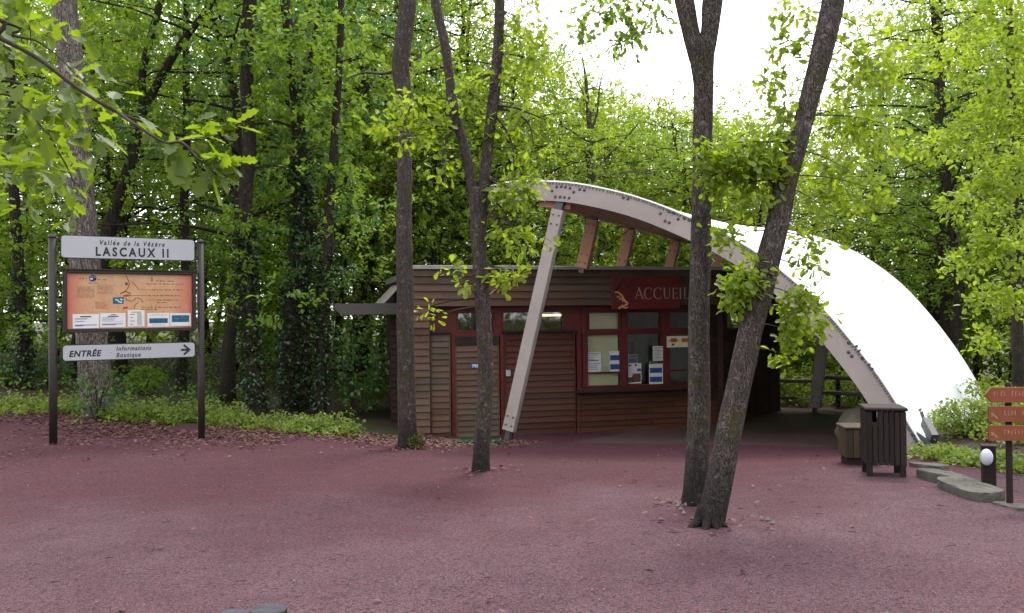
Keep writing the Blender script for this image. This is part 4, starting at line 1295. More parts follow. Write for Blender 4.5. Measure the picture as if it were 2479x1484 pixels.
def ivy(e, root, pts, rad, z0, z1, n, L=.075, thick=.10, seed=1, mat="leaf_ivy"):
    lv = Leaves(seed); rg = np.random.default_rng(seed); cc, ax_ = [], []
    sel = [(p, r) for p, r in zip(pts, rad) if z0 < p.z < z1]
    if not sel: return
    for _ in range(n):
        p, r = sel[rg.integers(len(sel))]
        t = rg.uniform(0, 6.28); d = np.array([math.cos(t), math.sin(t), .1])
        clump = .6 + .8 * max(0, mnoise.noise((p.z * 1.7 + seed, t, 0)))
        cc.append(np.array(p) + d * (r + thick * rg.random() * clump) + np.array([0, 0, rg.uniform(-.15, .15)])); ax_.append(d)
    lv.add(cc, ax_, 3, L, T_ROUND, droop=.5, jitter=.04)
    me = lv.mesh("ivy", M[mat]); me.transform(Matrix.Translation(-Vector(root))); link("ivy", me, e)

# A: the mossy trunk in front of the cabin's left corner
bA = ground(988, 1085)
eA, pA, rA = traced("oak_tree", "tall straight oak with yellow moss at its foot, before the cabin's left corner",
    [[(988, 1088, 46), (985, 1000, 44), (983, 900, 42), (981, 780, 41), (979, 640, 40), (978, 520, 38), (979, 420, 36), (980, 310, 37), (977, 225, 41), (969, 165, 42), (976, 100, 42), (985, 30, 42), (988, -40, 42), (985, -250, 38), (992, -600, 30), (985, -1000, 14)]], bA.y, "bark_oak")
lv = Leaves(201); tw = MB()
for (x, y, rx, ry, m) in ((900, -350, 330, 160, 70), (1080, -520, 280, 160, 60), (960, -800, 320, 180, 70), (830, -150, 160, 70, 26)):
    px_blob(lv, x, y, bA.y, rx, ry, m, L=.13, tmpl=T_SIMPLE, n=7)
for (x, y, rx, ry, m) in ((1012, 330, 26, 20, 5), (960, 250, 30, 14, 5), (1010, 170, 26, 14, 4)):
    px_blob(lv, x, y, bA.y, rx, ry, m, tw=tw, frm=near_stem(pA[0][0], at(x, y, bA.y).z))
for (x0, y0, pts) in ((972, 165, [(930, 178), (880, 176), (840, 190)]), (985, 155, [(1030, 130), (1070, 105)]), (985, 238, [(1012, 240)])):
    P = [at(x0, y0, bA.y)] + [at(x, y, bA.y + .2) for x, y in pts]
    if len(P) > 2: P = [Vector(p) for p in catmull(P, 4)]
    tw.tube(P, list(np.linspace(.03, .010, len(P))), 6)
crown(eA, rA, lv, [M["leaf_green"]], twigs=tw)
mb = MB()
rgm = random.Random(3)
lv = Leaves(202); cc = []
for _ in range(260):
    t = rgm.uniform(-1.5, .6); h = rgm.uniform(0, .24); r_ = .17 + .10 * math.exp(-h * 9) + rgm.uniform(-.02, .01)
    cc.append((rA.x + .02 + r_ * math.cos(t), rA.y + r_ * math.sin(t), rA.z + h - .02))
lv.add(cc, [(0, -.6, .8)] * len(cc), 3, .028, T_ROUND, jitter=.012)
me = lv.mesh("moss", M["leaf_moss"]); me.transform(Matrix.Translation(-rA)); link("moss", me, eA)

# B: the forked tree in the middle
bB = ground(1163, 1142)
eB, pB, rB = traced("forked_tree", "slender tree forking high into two stems, in front of the door",
    [[(1163, 1144, 42), (1166, 1080, 39), (1172, 1000, 38), (1176, 900, 37), (1172, 800, 38), (1166, 700, 37), (1160, 600, 37), (1158, 530, 42), (1158, 480, 46), (1159, 455, 40)],
     [(1150, 500, 26), (1138, 425, 25), (1125, 360, 24), (1108, 300, 24), (1094, 240, 24), (1086, 170, 23), (1076, 100, 23), (1062, 40, 22), (1052, -10, 22), (1040, -200, 18), (1035, -500, 10)],
     [(1166, 505, 28), (1172, 440, 27), (1180, 370, 27), (1188, 300, 27), (1196, 230, 27), (1203, 160, 26), (1208, 80, 24), (1210, 0, 24), (1214, -200, 20), (1225, -500, 10)]], bB.y, "bark_oak", dY=[0, .25, -.1])
lv = Leaves(203); tw = MB()
YB = bB.y
for (x, y, rx, ry, m, f) in ((1010, 262, 62, 30, 17, 1), (985, 330, 55, 28, 14, 1), (1060, 330, 42, 40, 12, 1), (1070, 400, 40, 30, 9, 1), (930, 300, 45, 26, 10, 1), (1110, 250, 30, 26, 6, 1), (1150, 200, 40, 24, 9, 2),
    (1250, 200, 60, 30, 11, 2), (1275, 270, 55, 40, 13, 2), (1240, 320, 46, 34, 10, 2), (1285, 380, 42, 34, 9, 2), (1245, 475, 50, 40, 26, 2), (1285, 450, 30, 30, 12, 2), (1215, 455, 26, 24, 8, 2), (1240, 560, 50, 36, 10, 2), (1275, 600, 40, 26, 8, 2), (1330, 590, 16, 10, 2, 2), (1180, 300, 30, 20, 5, 2), (1285, 50, 44, 60, 15, 2), (1305, 150, 34, 46, 11, 2), (1260, 110, 40, 40, 10, 2),
    (1210, 676, 24, 20, 9, 0), (1250, 665, 22, 10, 5, 0), (1128, 684, 12, 14, 3, 0), (1035, 745, 8, 8, 2, 0), (1056, 762, 8, 10, 2, 0), (1100, 650, 22, 8, 3, 0)):
    st = pB[f][0]
    px_blob(lv, x, y, YB - .1, rx, ry, m, n=6, L=.105, tw=tw, frm=near_stem(st, at(x, y - 25, YB).z), vlo=.2 if y < 600 else .5)
for (x, y, rx, ry, m) in ((1050, -330, 260, 120, 34), (1250, -420, 280, 140, 40), (1150, -620, 300, 130, 40)):
    px_blob(lv, x, y, YB, rx, ry, m, L=.12, tmpl=T_SIMPLE, n=7)
for P in ([(1110, 300), (1085, 330), (1072, 380), (1080, 440), (1098, 460)], [(1188, 260), (1240, 270), (1280, 300), (1292, 350)], [(1190, 270), (1215, 300), (1240, 350), (1245, 430)], [(1192, 255), (1250, 262), (1320, 290)], [(1172, 480), (1200, 490), (1225, 520), (1235, 560)], [(1086, 160), (1070, 100), (1062, 40), (1070, 0)]):
    Q = [Vector(p) for p in catmull([at(x, y, YB - .05 * i) for i, (x, y) in enumerate(P)], 4)]
    tw.tube(Q, list(np.linspace(.020, .006, len(Q))), 6)
crown(eB, rB, lv, [M["leaf_yellow"]], twigs=tw)

# C and D: the twin trees growing from one spot on the right
bC = ground(1680, 1222)
eC, pC, rC = traced("oak_tree", "stout upright oak splitting into a high fork, left one of the twin trunks",
    [[(1682, 1228, 62), (1685, 1190, 59), (1689, 1120, 57), (1692, 1000, 55), (1692, 900, 53), (1692, 800, 51), (1694, 700, 50), (1697, 600, 50), (1698, 500, 48), (1700, 400, 47), (1702, 300, 47), (1703, 210, 48), (1700, 150, 58), (1697, 112, 70), (1696, 95, 62)],
     [(1690, 140, 44), (1672, 75, 42), (1658, 10, 46), (1645, -60, 42), (1610, -300, 34), (1590, -700, 14)],
     [(1706, 140, 42), (1718, 75, 44), (1724, 10, 48), (1735, -80, 44), (1760, -300, 34), (1775, -700, 14)]], bC.y, "bark_oak", dY=[0, .15, -.1])
lv = Leaves(204); tw = MB()
YC = bC.y
for (x, y, rx, ry, m) in ((1490, 15, 44, 26, 9), (1540, 55, 30, 34, 9), (1430, 75, 30, 10, 3), (1500, 110, 26, 16, 4), (1590, -20, 40, 24, 8), (1600, 40, 24, 20, 4), (1440, 20, 50, 30, 8), (1410, 90, 24, 24, 3), (1530, 100, 26, 30, 5)):
    px_blob(lv, x, y, YC + .5, rx, ry, int(m * 1.8), n=5, L=.085, tw=tw, frm=at(1600, -60, YC + .4))
for (x, y, rx, ry, m) in ((1500, -420, 300, 120, 14), (1800, -550, 300, 150, 16), (1640, -900, 420, 160, 20)):
    px_blob(lv, x, y, YC, rx, ry, m, L=.12, tmpl=T_SIMPLE, n=6)
px_blob(lv, 1720, 610, YC, 8, 16, 2, n=4, L=.09)
px_blob(lv, 1716, 372, YC, 22, 14, 5, n=5, L=.09)
crown(eC, rC, lv, [M["leaf_green"]], twigs=tw)

bD = ground(1718, 1272)
eD, pD, rD = traced("leaning_tree", "dark oak leaning to the right, growing at the foot of the upright twin",
    [[(1716, 1274, 62), (1728, 1225, 62), (1745, 1150, 62), (1762, 1060, 62), (1780, 970, 60), (1800, 880, 59), (1822, 780, 58), (1845, 690, 58), (1862, 620, 58), (1882, 540, 56), (1900, 450, 55), (1918, 385, 52), (1938, 320, 47), (1957, 250, 46), (1976, 180, 50), (1996, 100, 53), (2012, 30, 54), (2022, -30, 52), (2060, -250, 44), (2110, -650, 20)]], bD.y, "bark_oak", dY=[.5])
mb = MB()
for (dx_, dy_, l, r_) in ((-.17, -.10, .3, .035), (.03, -.15, .2, .03), (-.07, -.17, .22, .035), (.12, -.07, .14, .025)):
    P = [rD + Vector((dx_ * .25, dy_ * .25, .16)), rD + Vector((dx_ * .6, dy_ * .6, .045)), rD + Vector((dx_, dy_, .0)), rD + Vector((dx_ * 1.3, dy_ * 1.3, -.05))]
    P = [Vector(p) for p in catmull(P, 4)]
    mb.tube(P, list(np.linspace(r_ * 1.5, r_ * .5, len(P))), 9, amp=.2, seed=dx_)
mb.build("roots", M["bark_oak"], eD, rD, smooth=True)
lv = Leaves(205); tw = MB()
YD = bD.y
for (x, y, Y_, rx, ry, m) in ((1800, 690, .1, 40, 40, 21), (1775, 730, .1, 22, 16, 6), (1835, 655, .2, 20, 22, 6), (1930, 745, .2, 30, 40, 14), (1965, 770, .3, 30, 32, 11), (1912, 720, .2, 14, 22, 6), (1895, 860, .2, 12, 20, 4), (1925, 800, .2, 28, 20, 6),
    (1945, 600, .3, 26, 28, 6), (1965, 655, .3, 16, 28, 4), (1985, 590, .3, 12, 14, 2), (1765, 590, .1, 18, 24, 6), (1740, 570, .1, 12, 12, 3),
    (1790, 395, .2, 80, 30, 24), (1720, 420, .2, 36, 24, 9), (1850, 440, .3, 44, 26, 14), (1860, 345, .3, 50, 30, 13), (1800, 350, .2, 40, 26, 8), (1770, 460, .2, 40, 16, 7),
    (1900, 120, .5, 40, 50, 11), (1875, 215, .5, 26, 44, 9), (1890, 280, .4, 30, 30, 8), (1930, 30, .6, 40, 30, 7),
    (2050, 310, .6, 60, 40, 14), (2020, 400, .5, 50, 40, 12), (2090, 200, .7, 70, 50, 16), (2060, 90, .8, 60, 50, 12), (2130, 330, .7, 60, 40, 12), (2000, 480, .4, 40, 28, 8), (1705, 370, .2, 30, 20, 7), (1830, 400, .2, 70, 30, 16), (1840, 495, .2, 40, 18, 7), (1890, 400, .3, 40, 40, 10), (2080, 470, .6, 70, 40, 14), (2150, 150, .8, 70, 70, 18)):
    px_blob(lv, x, y, YD + Y_, rx, ry, int(m * 1.9), n=6, L=.08, tw=tw, frm=near_stem(pD[0][0], at(x, y - 30, YD + Y_).z))
for (x, y, rx, ry, m) in ((2100, -500, 300, 160, 16), (2300, -350, 260, 120, 14), (1980, -850, 350, 180, 20)):
    px_blob(lv, x, y, YD + .6, rx, ry, m, L=.12, tmpl=T_SIMPLE, n=6)
crown(eD, rD, lv, [M["leaf_yellow"]], twigs=tw)

# the big grey trunk behind the information board
eP, pP, rP = traced("pine_tree", "thick pale grey trunk rising behind the information board", 
    [[(238, 1020, 74), (230, 900, 72), (216, 760, 70), (206, 640, 69), (201, 560, 65), (196, 480, 63), (190, 400, 61), (184, 300, 59), (176, 200, 58), (168, 120, 58), (160, 40, 56), (155, -30, 56), (146, -250, 50), (140, -700, 30)]], 15.4, "bark_pine", amp=.05, sides=22)
lv = Leaves(206)
for (x, y, rx, ry, m) in ((120, -500, 300, 130, 50), (260, -750, 300, 150, 50), (60, -250, 130, 60, 20)):
    px_blob(lv, x, y, 15.4, rx, ry, m, L=.14, tmpl=T_SIMPLE, n=7)
crown(eP, rP, lv, [M["leaf_dark"]])

def wood_tree(name, label, stems, Y, blobs, ivy_z=None, top=26, mat="leaf_green", seed=1, bark="bark_dark", dY=None):
    e, P, r_ = traced(name, label, stems, Y, bark, sides=12, dY=dY, amp=.09)
    lv = Leaves(seed); tw = MB()
    for (x, y, rx, ry, m) in blobs:
        px_blob(lv, x, y, Y + lv.rng.uniform(-1.0, .9), rx, ry, int(m * 1.25), n=9, L=.10, tmpl=T_SIMPLE, tw=tw, frm=near_stem(P[0][0], at(x, y, Y).z - .3))
    for _ in range(top):
        p = P[0][0][-1 - (lv.rng.integers(max(1, len(P[0][0]) // 3)))]
        cc, a = blob(lv.rng, p + Vector(lv.rng.normal(0, 1.3, 3)), .9, .9, .5, 14)
        lv.add(cc, a, 7, .14)
    crown(e, r_, lv, [M[mat]], twigs=tw)
    if ivy_z:
        for i, (pts, rad) in enumerate(P):
            if i < 2: ivy(e, r_, pts, rad, r_.z + ivy_z[0], r_.z + ivy_z[1], ivy_z[2] if i == 0 else ivy_z[2] // 3, seed=seed + i)
    taken.append((r_.x, r_.y))
    return e
wood_tree("oak_tree", "dark oak with two slanting limbs, rising behind the title panel of the information board",
    [[(228, 960, 34), (234, 800, 34), (244, 660, 33), (258, 570, 32), (272, 520, 30), (292, 470, 28), (310, 413, 27), (325, 358, 26), (340, 290, 24), (346, 245, 20), (344, 190, 18), (351, 146, 18), (365, 91, 18), (384, 18, 17), (395, -60, 16), (420, -400, 10)],
     [(334, 310, 20), (350, 265, 20), (380, 205, 20), (405, 161, 19), (435, 110, 18), (464, 73, 17), (504, 18, 15), (540, -50, 14), (600, -300, 8)]], 19.0,
    [(300, 180, 90, 50, 22), (450, 200, 70, 50, 18), (400, 90, 80, 50, 18), (250, 330, 60, 50, 14), (420, 300, 70, 40, 16), (330, 420, 70, 40, 12)], seed=301, dY=[0, -.4])
wood_tree("oak_tree", "ivy-clad oak with a sinuous dark trunk, midway between the information board and the cabin",
    [[(624, 1015, 46), (616, 920, 40), (608, 820, 38), (600, 720, 36), (594, 620, 34), (592, 520, 33), (598, 420, 33), (604, 330, 31), (598, 260, 31), (598, 150, 31), (600, 60, 32), (606, -20, 32), (610, -250, 26), (620, -600, 12)]], 17.6,
    [(560, 420, 50, 30, 10), (660, 380, 60, 36, 14), (540, 120, 60, 50, 14), (660, 180, 50, 50, 12), (620, 560, 70, 40, 16), (570, 640, 50, 40, 9), (560, 540, 50, 40, 12), (650, 640, 60, 40, 16), (540, 740, 50, 40, 10), (640, 470, 60, 30, 12), (600, 250, 60, 30, 12)], (0.1, 3.8, 900), seed=302)
wood_tree("oak_tree", "oak thickly wrapped in dark ivy, its trunk widest at mid height, left of the cabin",
    [[(700, 1015, 44), (700, 930, 42), (706, 830, 46), (716, 720, 52), (728, 620, 52), (732, 520, 46), (728, 420, 38), (722, 300, 33), (712, 180, 29), (697, 60, 26), (690, -20, 24), (690, -300, 18), (700, -600, 10)],
     [(748, 985, 34), (742, 930, 30), (738, 860, 28), (730, 760, 28), (726, 680, 24)],
     [(724, 250, 16), (742, 180, 14), (756, 110, 12), (770, 40, 10)]], 18.6,
    [(780, 430, 60, 30, 12), (690, 360, 50, 40, 11), (760, 250, 60, 50, 15), (660, 460, 50, 40, 10), (800, 340, 60, 40, 12), (760, 600, 40, 30, 8), (690, 560, 50, 30, 12), (770, 520, 60, 40, 14), (830, 680, 50, 40, 12), (700, 680, 40, 30, 9), (860, 520, 60, 40, 12), (720, 120, 70, 50, 16), (740, 330, 50, 40, 12)], (0.1, 5.6, 1700), mat="leaf_dark", seed=303)
wood_tree("oak_tree", "thin ivy-spotted trunk standing just left of the cabin's lean-to rafter",
    [[(777, 1012, 25), (780, 880, 24), (786, 780, 24), (790, 680, 24), (795, 600, 23), (797, 520, 23), (803, 440, 21), (812, 300, 19), (822, 150, 17), (826, 0, 15), (830, -400, 8)]], 18.0,
    [(850, 420, 60, 36, 12), (860, 560, 70, 40, 14), (830, 250, 60, 50, 13), (900, 640, 50, 40, 10), (880, 130, 60, 50, 13)], (0.2, 3.4, 500), seed=304)
wood_tree("oak_tree", "short-looking dark trunk deep in the wood, seen under the arrow panel's right end",
    [[(436, 985, 28), (440, 900, 25), (446, 780, 24), (450, 640, 22), (446, 480, 20), (452, 300, 18), (450, 100, 15), (455, -200, 9)]], 20.5,
    [(480, 400, 70, 50, 16), (500, 560, 70, 50, 16), (520, 250, 60, 50, 14), (440, 640, 50, 40, 10)], (0, 1.5, 160), seed=305, mat="leaf_dark")
wood_tree("oak_tree", "dark trunk half hidden behind the information board's left post",
    [[(60, 985, 30), (56, 880, 28), (50, 740, 27), (40, 560, 25), (30, 380, 23), (26, 180, 20), (20, -100, 14), (20, -400, 8)]], 18.4,
    [(60, 560, 80, 50, 18), (30, 700, 60, 50, 14), (110, 420, 60, 50, 13), (40, 300, 60, 60, 14), (90, 800, 50, 40, 9)], (0.1, 2.6, 420), seed=306)
wood_tree("oak_tree", "tall oak with bare grey upper twigs, left of the open sky above the arch",
    [[(1420, 760, 24), (1424, 600, 22), (1430, 430, 19), (1428, 330, 15), (1424, 260, 11), (1418, 190, 7), (1410, 140, 3)],
     [(1428, 330, 7), (1446, 270, 5), (1452, 210, 4), (1466, 150, 2)], [(1424, 250, 5), (1404, 210, 3), (1385, 170, 2)], [(1430, 420, 8), (1500, 350, 5), (1545, 300, 3)]], 27,
    [(1400, 340, 46, 32, 10), (1470, 350, 50, 26, 9), (1440, 420, 70, 36, 18), (1380, 400, 50, 40, 12), (1520, 420, 60, 40, 14), (1430, 520, 80, 50, 18), (1430, 260, 36, 34, 9), (1465, 200, 30, 40, 6), (1395, 230, 34, 30, 6), (1350, 330, 40, 60, 12), (1540, 320, 44, 24, 8), (1610, 400, 50, 40, 12)], seed=307, top=0, bark="bark_oak")
wood_tree("oak_tree", "dark straight trunk behind the crest of the white canvas roof",
    [[(2296, 900, 34), (2292, 700, 33), (2286, 560, 32), (2282, 420, 30), (2276, 240, 26), (2270, 50, 22), (2262, -200, 14)]], 25.5,
    [(2240, 420, 80, 60, 20), (2330, 360, 80, 60, 20), (2280, 220, 90, 60, 20), (2230, 560, 70, 50, 16), (2360, 540, 70, 60, 16), (2320, 700, 60, 60, 14)], seed=308, mat="leaf_green")
wood_tree("oak_tree", "dark trunk standing behind the red fingerpost boards",
    [[(2466, 1000, 30), (2466, 900, 29), (2462, 780, 27), (2458, 600, 25), (2452, 400, 22), (2446, 150, 18), (2440, -150, 12)]], 18.0,
    [(2420, 560, 80, 60, 20), (2470, 420, 80, 60, 18), (2400, 300, 80, 60, 18), (2440, 720, 60, 50, 16), (2390, 820, 40, 40, 8), (2470, 820, 40, 40, 9)], seed=309, mat="leaf_yellow")

# near tree on the right edge: trunk outside, bright boughs inside
YR = 11.5
tRx, tRy = 9.2, 11.8
eR = empty("oak_tree", (tRx, tRy, gz(tRx, tRy)), "bright yellow green oak boughs filling the picture's right edge above the fingerpost", "tree")
rR = Vector((tRx, tRy, gz(tRx, tRy)))
mb = MB()
P = [rR + Vector((0, 0, -.2)), rR + Vector((.05, 0, 2)), rR + Vector((-.1, .1, 5)), rR + Vector((.1, 0, 8)), rR + Vector((0, 0, 11))]
P = [Vector(p) for p in catmull(P, 6)]
mb.tube(P, list(np.linspace(.2, .05, len(P))), 14, amp=.08)
stR = P
mb.build("trunk", M["bark_dark"], eR, rR, smooth=True)
lv = Leaves(207); tw = MB()
for (x, y, rx, ry, m, dY) in ((2420, 90, 100, 90, 50, 0), (2300, 140, 70, 60, 24, .6), (2440, 260, 80, 70, 40, -.3), (2330, 330, 70, 60, 30, .2), (2260, 350, 50, 40, 14, .8), (2430, 430, 80, 60, 36, 0), (2340, 500, 70, 50, 28, .3), (2420, 600, 70, 60, 32, .2), (2330, 640, 50, 40, 16, .5), (2400, 730, 60, 44, 22, .4), (2460, 700, 50, 60, 18, 0), (2380, 830, 36, 36, 10, .6), (2500, 300, 90, 200, 50, 0), (2520, 700, 60, 120, 26, 0), (2380, -60, 120, 70, 36, 0), (2460, -300, 220, 140, 50, 0)):
    px_blob(lv, x, y, YR + dY, rx, ry, int(m * 1.7), n=7, L=.088, tmpl=T_SIMPLE, tw=tw, frm=near_stem(stR, at(x, y, YR).z - .4), vlo=.25)
crown(eR, rR, lv, [M["leaf_yellow"]], twigs=tw)
taken.append((tRx, tRy))

# near branch hanging in from the left
rN = Vector((-3.3, 2.4, gz(-3.3, 2.4)))
eN = empty("oak_tree", rN, "near oak branch with large lobed lime green leaves hanging in at the upper left", "tree")
mb = MB()
P = [rN + Vector((0, 0, -.2)), rN + Vector((.03, .05, 1.2)), rN + Vector((-.05, 0, 2.6)), rN + Vector((.05, 0, 4.4)), rN + Vector((0, .1, 7))]
P = [Vector(p) for p in catmull(P, 6)]
mb.tube(P, list(np.linspace(.15, .06, len(P))), 16, amp=.08)
mb.build("trunk", M["bark_oak"], eN, rN, smooth=True)
tw = MB(); lv = Leaves(208)
def twig(pts, r0, r1):
    Q = [Vector(p) for p in catmull(pts, 5)]
    tw.tube(Q, list(np.linspace(r0, r1, len(Q))), 7)
    return Q
def pt(x, y, Y): return at(x, y, Y)
main = twig([rN + Vector((0, 0, 2.55)), pt(-120, 30, 2.75), pt(0, 92, 2.8), pt(90, 140, 2.82), pt(190, 215, 2.84), pt(285, 272, 2.86), pt(360, 300, 2.9), pt(430, 335, 2.95), pt(480, 337, 3.0), pt(530, 325, 3.0), pt(560, 285, 3.0)], .0095, .002)
twig([pt(285, 272, 2.86), pt(340, 310, 2.8), pt(400, 345, 2.8), pt(440, 345, 2.8), pt(480, 385, 2.8), pt(520, 402, 2.8)], .006, .002)
twig([pt(430, 335, 2.95), pt(475, 370, 2.9), pt(510, 395, 2.9)], .004, .002)
twig([pt(220, 288, 3.0), pt(270, 305, 2.95), pt(330, 310, 2.9)], .003, .002)
second = twig([rN + Vector((0, 0, 2.8)), pt(-60, 40, 3.2), pt(30, 85, 3.25), pt(90, 100, 3.3), pt(150, 145, 3.3), pt(200, 200, 3.3)], .007, .002)
twig([pt(-40, 230, 3.0), pt(20, 230, 3.1), pt(60, 262, 3.1), pt(95, 285, 3.1)], .006, .002)
twig([rN + Vector((0, 0, 2.2)), pt(-60, 195, 3.4), pt(40, 240, 3.5), pt(110, 320, 3.5), pt(160, 400, 3.5), pt(180, 440, 3.5), pt(205, 452, 3.5)], .007, .002)
twig([pt(40, 15, 3.3), pt(70, 60, 3.3), pt(75, 100, 3.3)], .004, .002)
def big(px, py, Y, n=4, L=.09, ax_=(.8, -.2, -.15), v0=.3, sp=(.35, 1.25)):
    lv.add([pt(px, py, Y)], [ax_], n, L, T_OAK, droop=.15, spread=sp, jitter=.012, upn=.35, vlo=v0, mi=0)
for a in ((565, 300, 3.0, 5), (535, 325, 3.0, 4), (500, 330, 3.0, 4), (455, 300, 2.95, 3), (470, 340, 2.95, 3), (520, 400, 2.85, 5), (490, 385, 2.85, 4), (545, 385, 2.9, 4), (420, 340, 2.85, 4), (395, 335, 2.85, 3), (355, 300, 2.9, 3), (330, 290, 2.9, 2), (275, 240, 2.9, 2), (285, 215, 2.9, 2), (240, 330, 3.0, 3), (250, 300, 3.0, 3)): big(*a)
for (x, y) in ((440, 350), (505, 395), (405, 345)): big(x, y, 2.82, 3, .125, (.15, -.2, -1), .15, (.2, .7))
rgl = random.Random(12)
for _ in range(120):
    x = rgl.uniform(-60, 235) if rgl.random() < .75 else rgl.uniform(-60, 120); y = rgl.uniform(-60, 420)
    if x > 150 and y < 60: continue
    if x > 120 and 330 < y and rgl.random() < .35: continue
    big(x, y, rgl.uniform(3.0, 4.4), rgl.choice((3, 4, 5)), rgl.uniform(.075, .105), (rgl.uniform(-.3, 1), -.3, rgl.uniform(-.7, .2)), .15)
for _ in range(26): big(rgl.uniform(-60, 190), rgl.uniform(330, 520), rgl.uniform(4.2, 5.6), 4, .095, (rgl.uniform(-.3, 1), -.3, rgl.uniform(-.6, .2)), .1)
for (x, y) in ((160, 470), (175, 500), (140, 490), (165, 530), (130, 450), (110, 470), (175, 440), (235, 410)): big(x, y, rgl.uniform(3.6, 4.3), 3, .085, (.2, -.2, -.8), .2)
crown(eN, rN, lv, [M["leaf_near"]], twigs=tw)

# ------------------------------------------------------------------ the wood
def clear(x, y):
    q = CI @ Vector((x, y, 0))
    if -3.2 < q.x < 9.5 and -3 < q.y < 7.5: return False
    w = Vector((x - P0.x, y - P0.y, 0))
    u_, v_ = w.dot(ah), w.dot(an)
    if -1.5 < u_ < 12.5 and -3 < v_ < 13: return False
    if x < -1 and y < edge_y(x) + 1.2: return False
    return True
def gapcond(x, y): return clear(x, y) and 1.5 < az(x, y) < 19.5
grow("young", ["young", "young", "young_d", "mid_a"], 7, -36, -3, 17.5, 26, 1.4, .7, 1.0, clear)
grow("left", ["tall_a", "tall_b", "tall_y", "tall_b", "tall_c", "mid_y"], 25, -37, -14, 19, 38, 1.6, .85, 1.15, clear)
grow("mid", ["tall_a", "tall_b", "tall_b", "mid_y", "tall_y", "tall_y"], 21, -15, -4.5, 20, 38, 1.6, .85, 1.15, clear)
grow("mid", ["mid_a", "mid_y", "mid_y"], 6, -4.5, 2.4, 24, 36, 1.7, .9, 1.1, clear)
grow("mid", ["tall_b", "tall_y"], 2, -5, -1.0, 23, 32, 1.7, .85, .95, clear)
for k_, (x_, y_, t_, s_) in enumerate(((.55, 25.5, "tall_b", .78), (-.9, 27.5, "tall_y", .95), (1.1, 31.0, "mid_y", 1.25))):
    taken.append((x_, y_)); plant(t_, x_, y_, LAB["mid"][0], LAB["mid"][1], LAB["mid"][2], s=s_, rz=k_ * 1.3)
grow("gap", ["mid_a", "mid_y", "mid_y"], 13, 2.2, 19.0, 29, 38, 1.6, .98, 1.14, gapcond)
grow("gap", ["mid_a", "mid_y", "mid_b"], 8, 2.6, 19.0, 39, 46, 1.7, 1.3, 1.5, gapcond)
grow("right", ["tall_a", "tall_y", "mid_y", "tall_y", "mid_a", "tall_b"], 32, 18.5, 38, 22.5, 40, 1.6, .85, 1.1, lambda x, y: clear(x, y) and not (az(x, y) < 26.5 and y < 33))
grow("right", ["tall_y", "mid_y", "mid_a"], 6, 28.5, 40, 14, 22, 1.8, .8, 1.0, lambda x, y: clear(x, y) and x > right_line(y) + 1.8)
grow("rail", ["young_y", "young_y", "young"], 9, 13.5, 26, 27.5, 34, .9, .8, 1.1, None)

# far mass of foliage closing the wood, all round
lv = Leaves(400); rg2 = np.random.default_rng(9); cc = []; ax_ = []
for _ in range(9500):
    a = rg2.uniform(-52, 52); d_ = rg2.uniform(44, 60)
    hmax = 19.0 if not (2.0 < a < 18.8) else 8.5 + 1.6 * math.sin(a * 1.1)
    if 18.8 <= a < 22: hmax = 14
    h = hmax * rg2.random() ** .9
    if mnoise.noise((a * .35, h * .33, 4)) < (-.18 if h < 6 else .02 + .02 * (h - 6)): continue
    x, y = d_ * math.sin(R(a)), d_ * math.cos(R(a))
    cc.append((x, y, gz(x, y) + h)); ax_.append((rg2.normal(), -1, .3))
lv.add(cc, ax_, 7, .34, T_SIMPLE, jitter=.35)
for _ in range(4800):
    a = rg2.uniform(-52, 52); d_ = rg2.uniform(38, 50); x, y = d_ * math.sin(R(a)), d_ * math.cos(R(a))
    cc.append((x, y, gz(x, y) + 5.5 * rg2.random())); ax_.append((rg2.normal(), -1, .3))
lv.add(cc[-4800:], ax_[-4800:], 7, .34, T_SIMPLE, jitter=.35)
cc = []; ax_ = []
for _ in range(5200):                                   # unseen wood behind the viewer, added to darken the cabin front and its panes
    a = rg2.uniform(60, 300); d_ = rg2.uniform(13, 20); h = 13 * rg2.random()
    x, y = d_ * math.sin(R(a)), d_ * math.cos(R(a))
    if y > 4 and abs(x) < 13: continue
    cc.append((x, y, gz(x, y) + h)); ax_.append((rg2.normal(), 1, .3))
lv.add(cc, ax_, 6, .36, T_SIMPLE, jitter=.35)
tag(link("far_woods", lv.mesh("far_woods", M["leaf_green"])), "distant mass of green woodland foliage closing the view behind all the trunks, with an unseen stretch behind the viewer", "woods", kind="stuff")

# ------------------------------------------------------------------ shrubs and ground plants
def shrub(name, label, x, y, rx, ry, rz, m, mat, L=.07, tmpl=T_ROUND, group=None, seed=1, per=6, z0=.1):
    r_ = Vector((x, y, gz(x, y)))
    e = empty(name, r_, label, "bush", group)
    lv = Leaves(seed)
    cc, a = blob(lv.rng, (x, y, r_.z + rz * .95 + z0), rx, ry, rz, m)
    k = cc[:, 2] > r_.z + .03
    lv.add(cc[k], a[k], per, L, tmpl, jitter=.04)
    crown(e, r_, lv, [M[mat]], "foliage")
    mb = MB(); rg_ = random.Random(seed)
    for _ in range(7):
        t = rg_.uniform(0, 6.28)
        P = [r_ + Vector((rg_.uniform(-.08, .08), rg_.uniform(-.08, .08), -.05)), r_ + Vector((math.cos(t) * rx * .3, math.sin(t) * ry * .3, rz * .8)), r_ + Vector((math.cos(t) * rx * .75, math.sin(t) * ry * .75, rz * 1.6))]
        mb.tube([Vector(p) for p in catmull(P, 4)], [.014 * (1 - .08 * i) for i in range(9)], 5, cap=False)
    mb.build("stem", M["twig"], e, r_)
    taken.append((x, y)); return e
def sh_px(px, py, Y): p = at(px, py, Y); return p.x, p.y
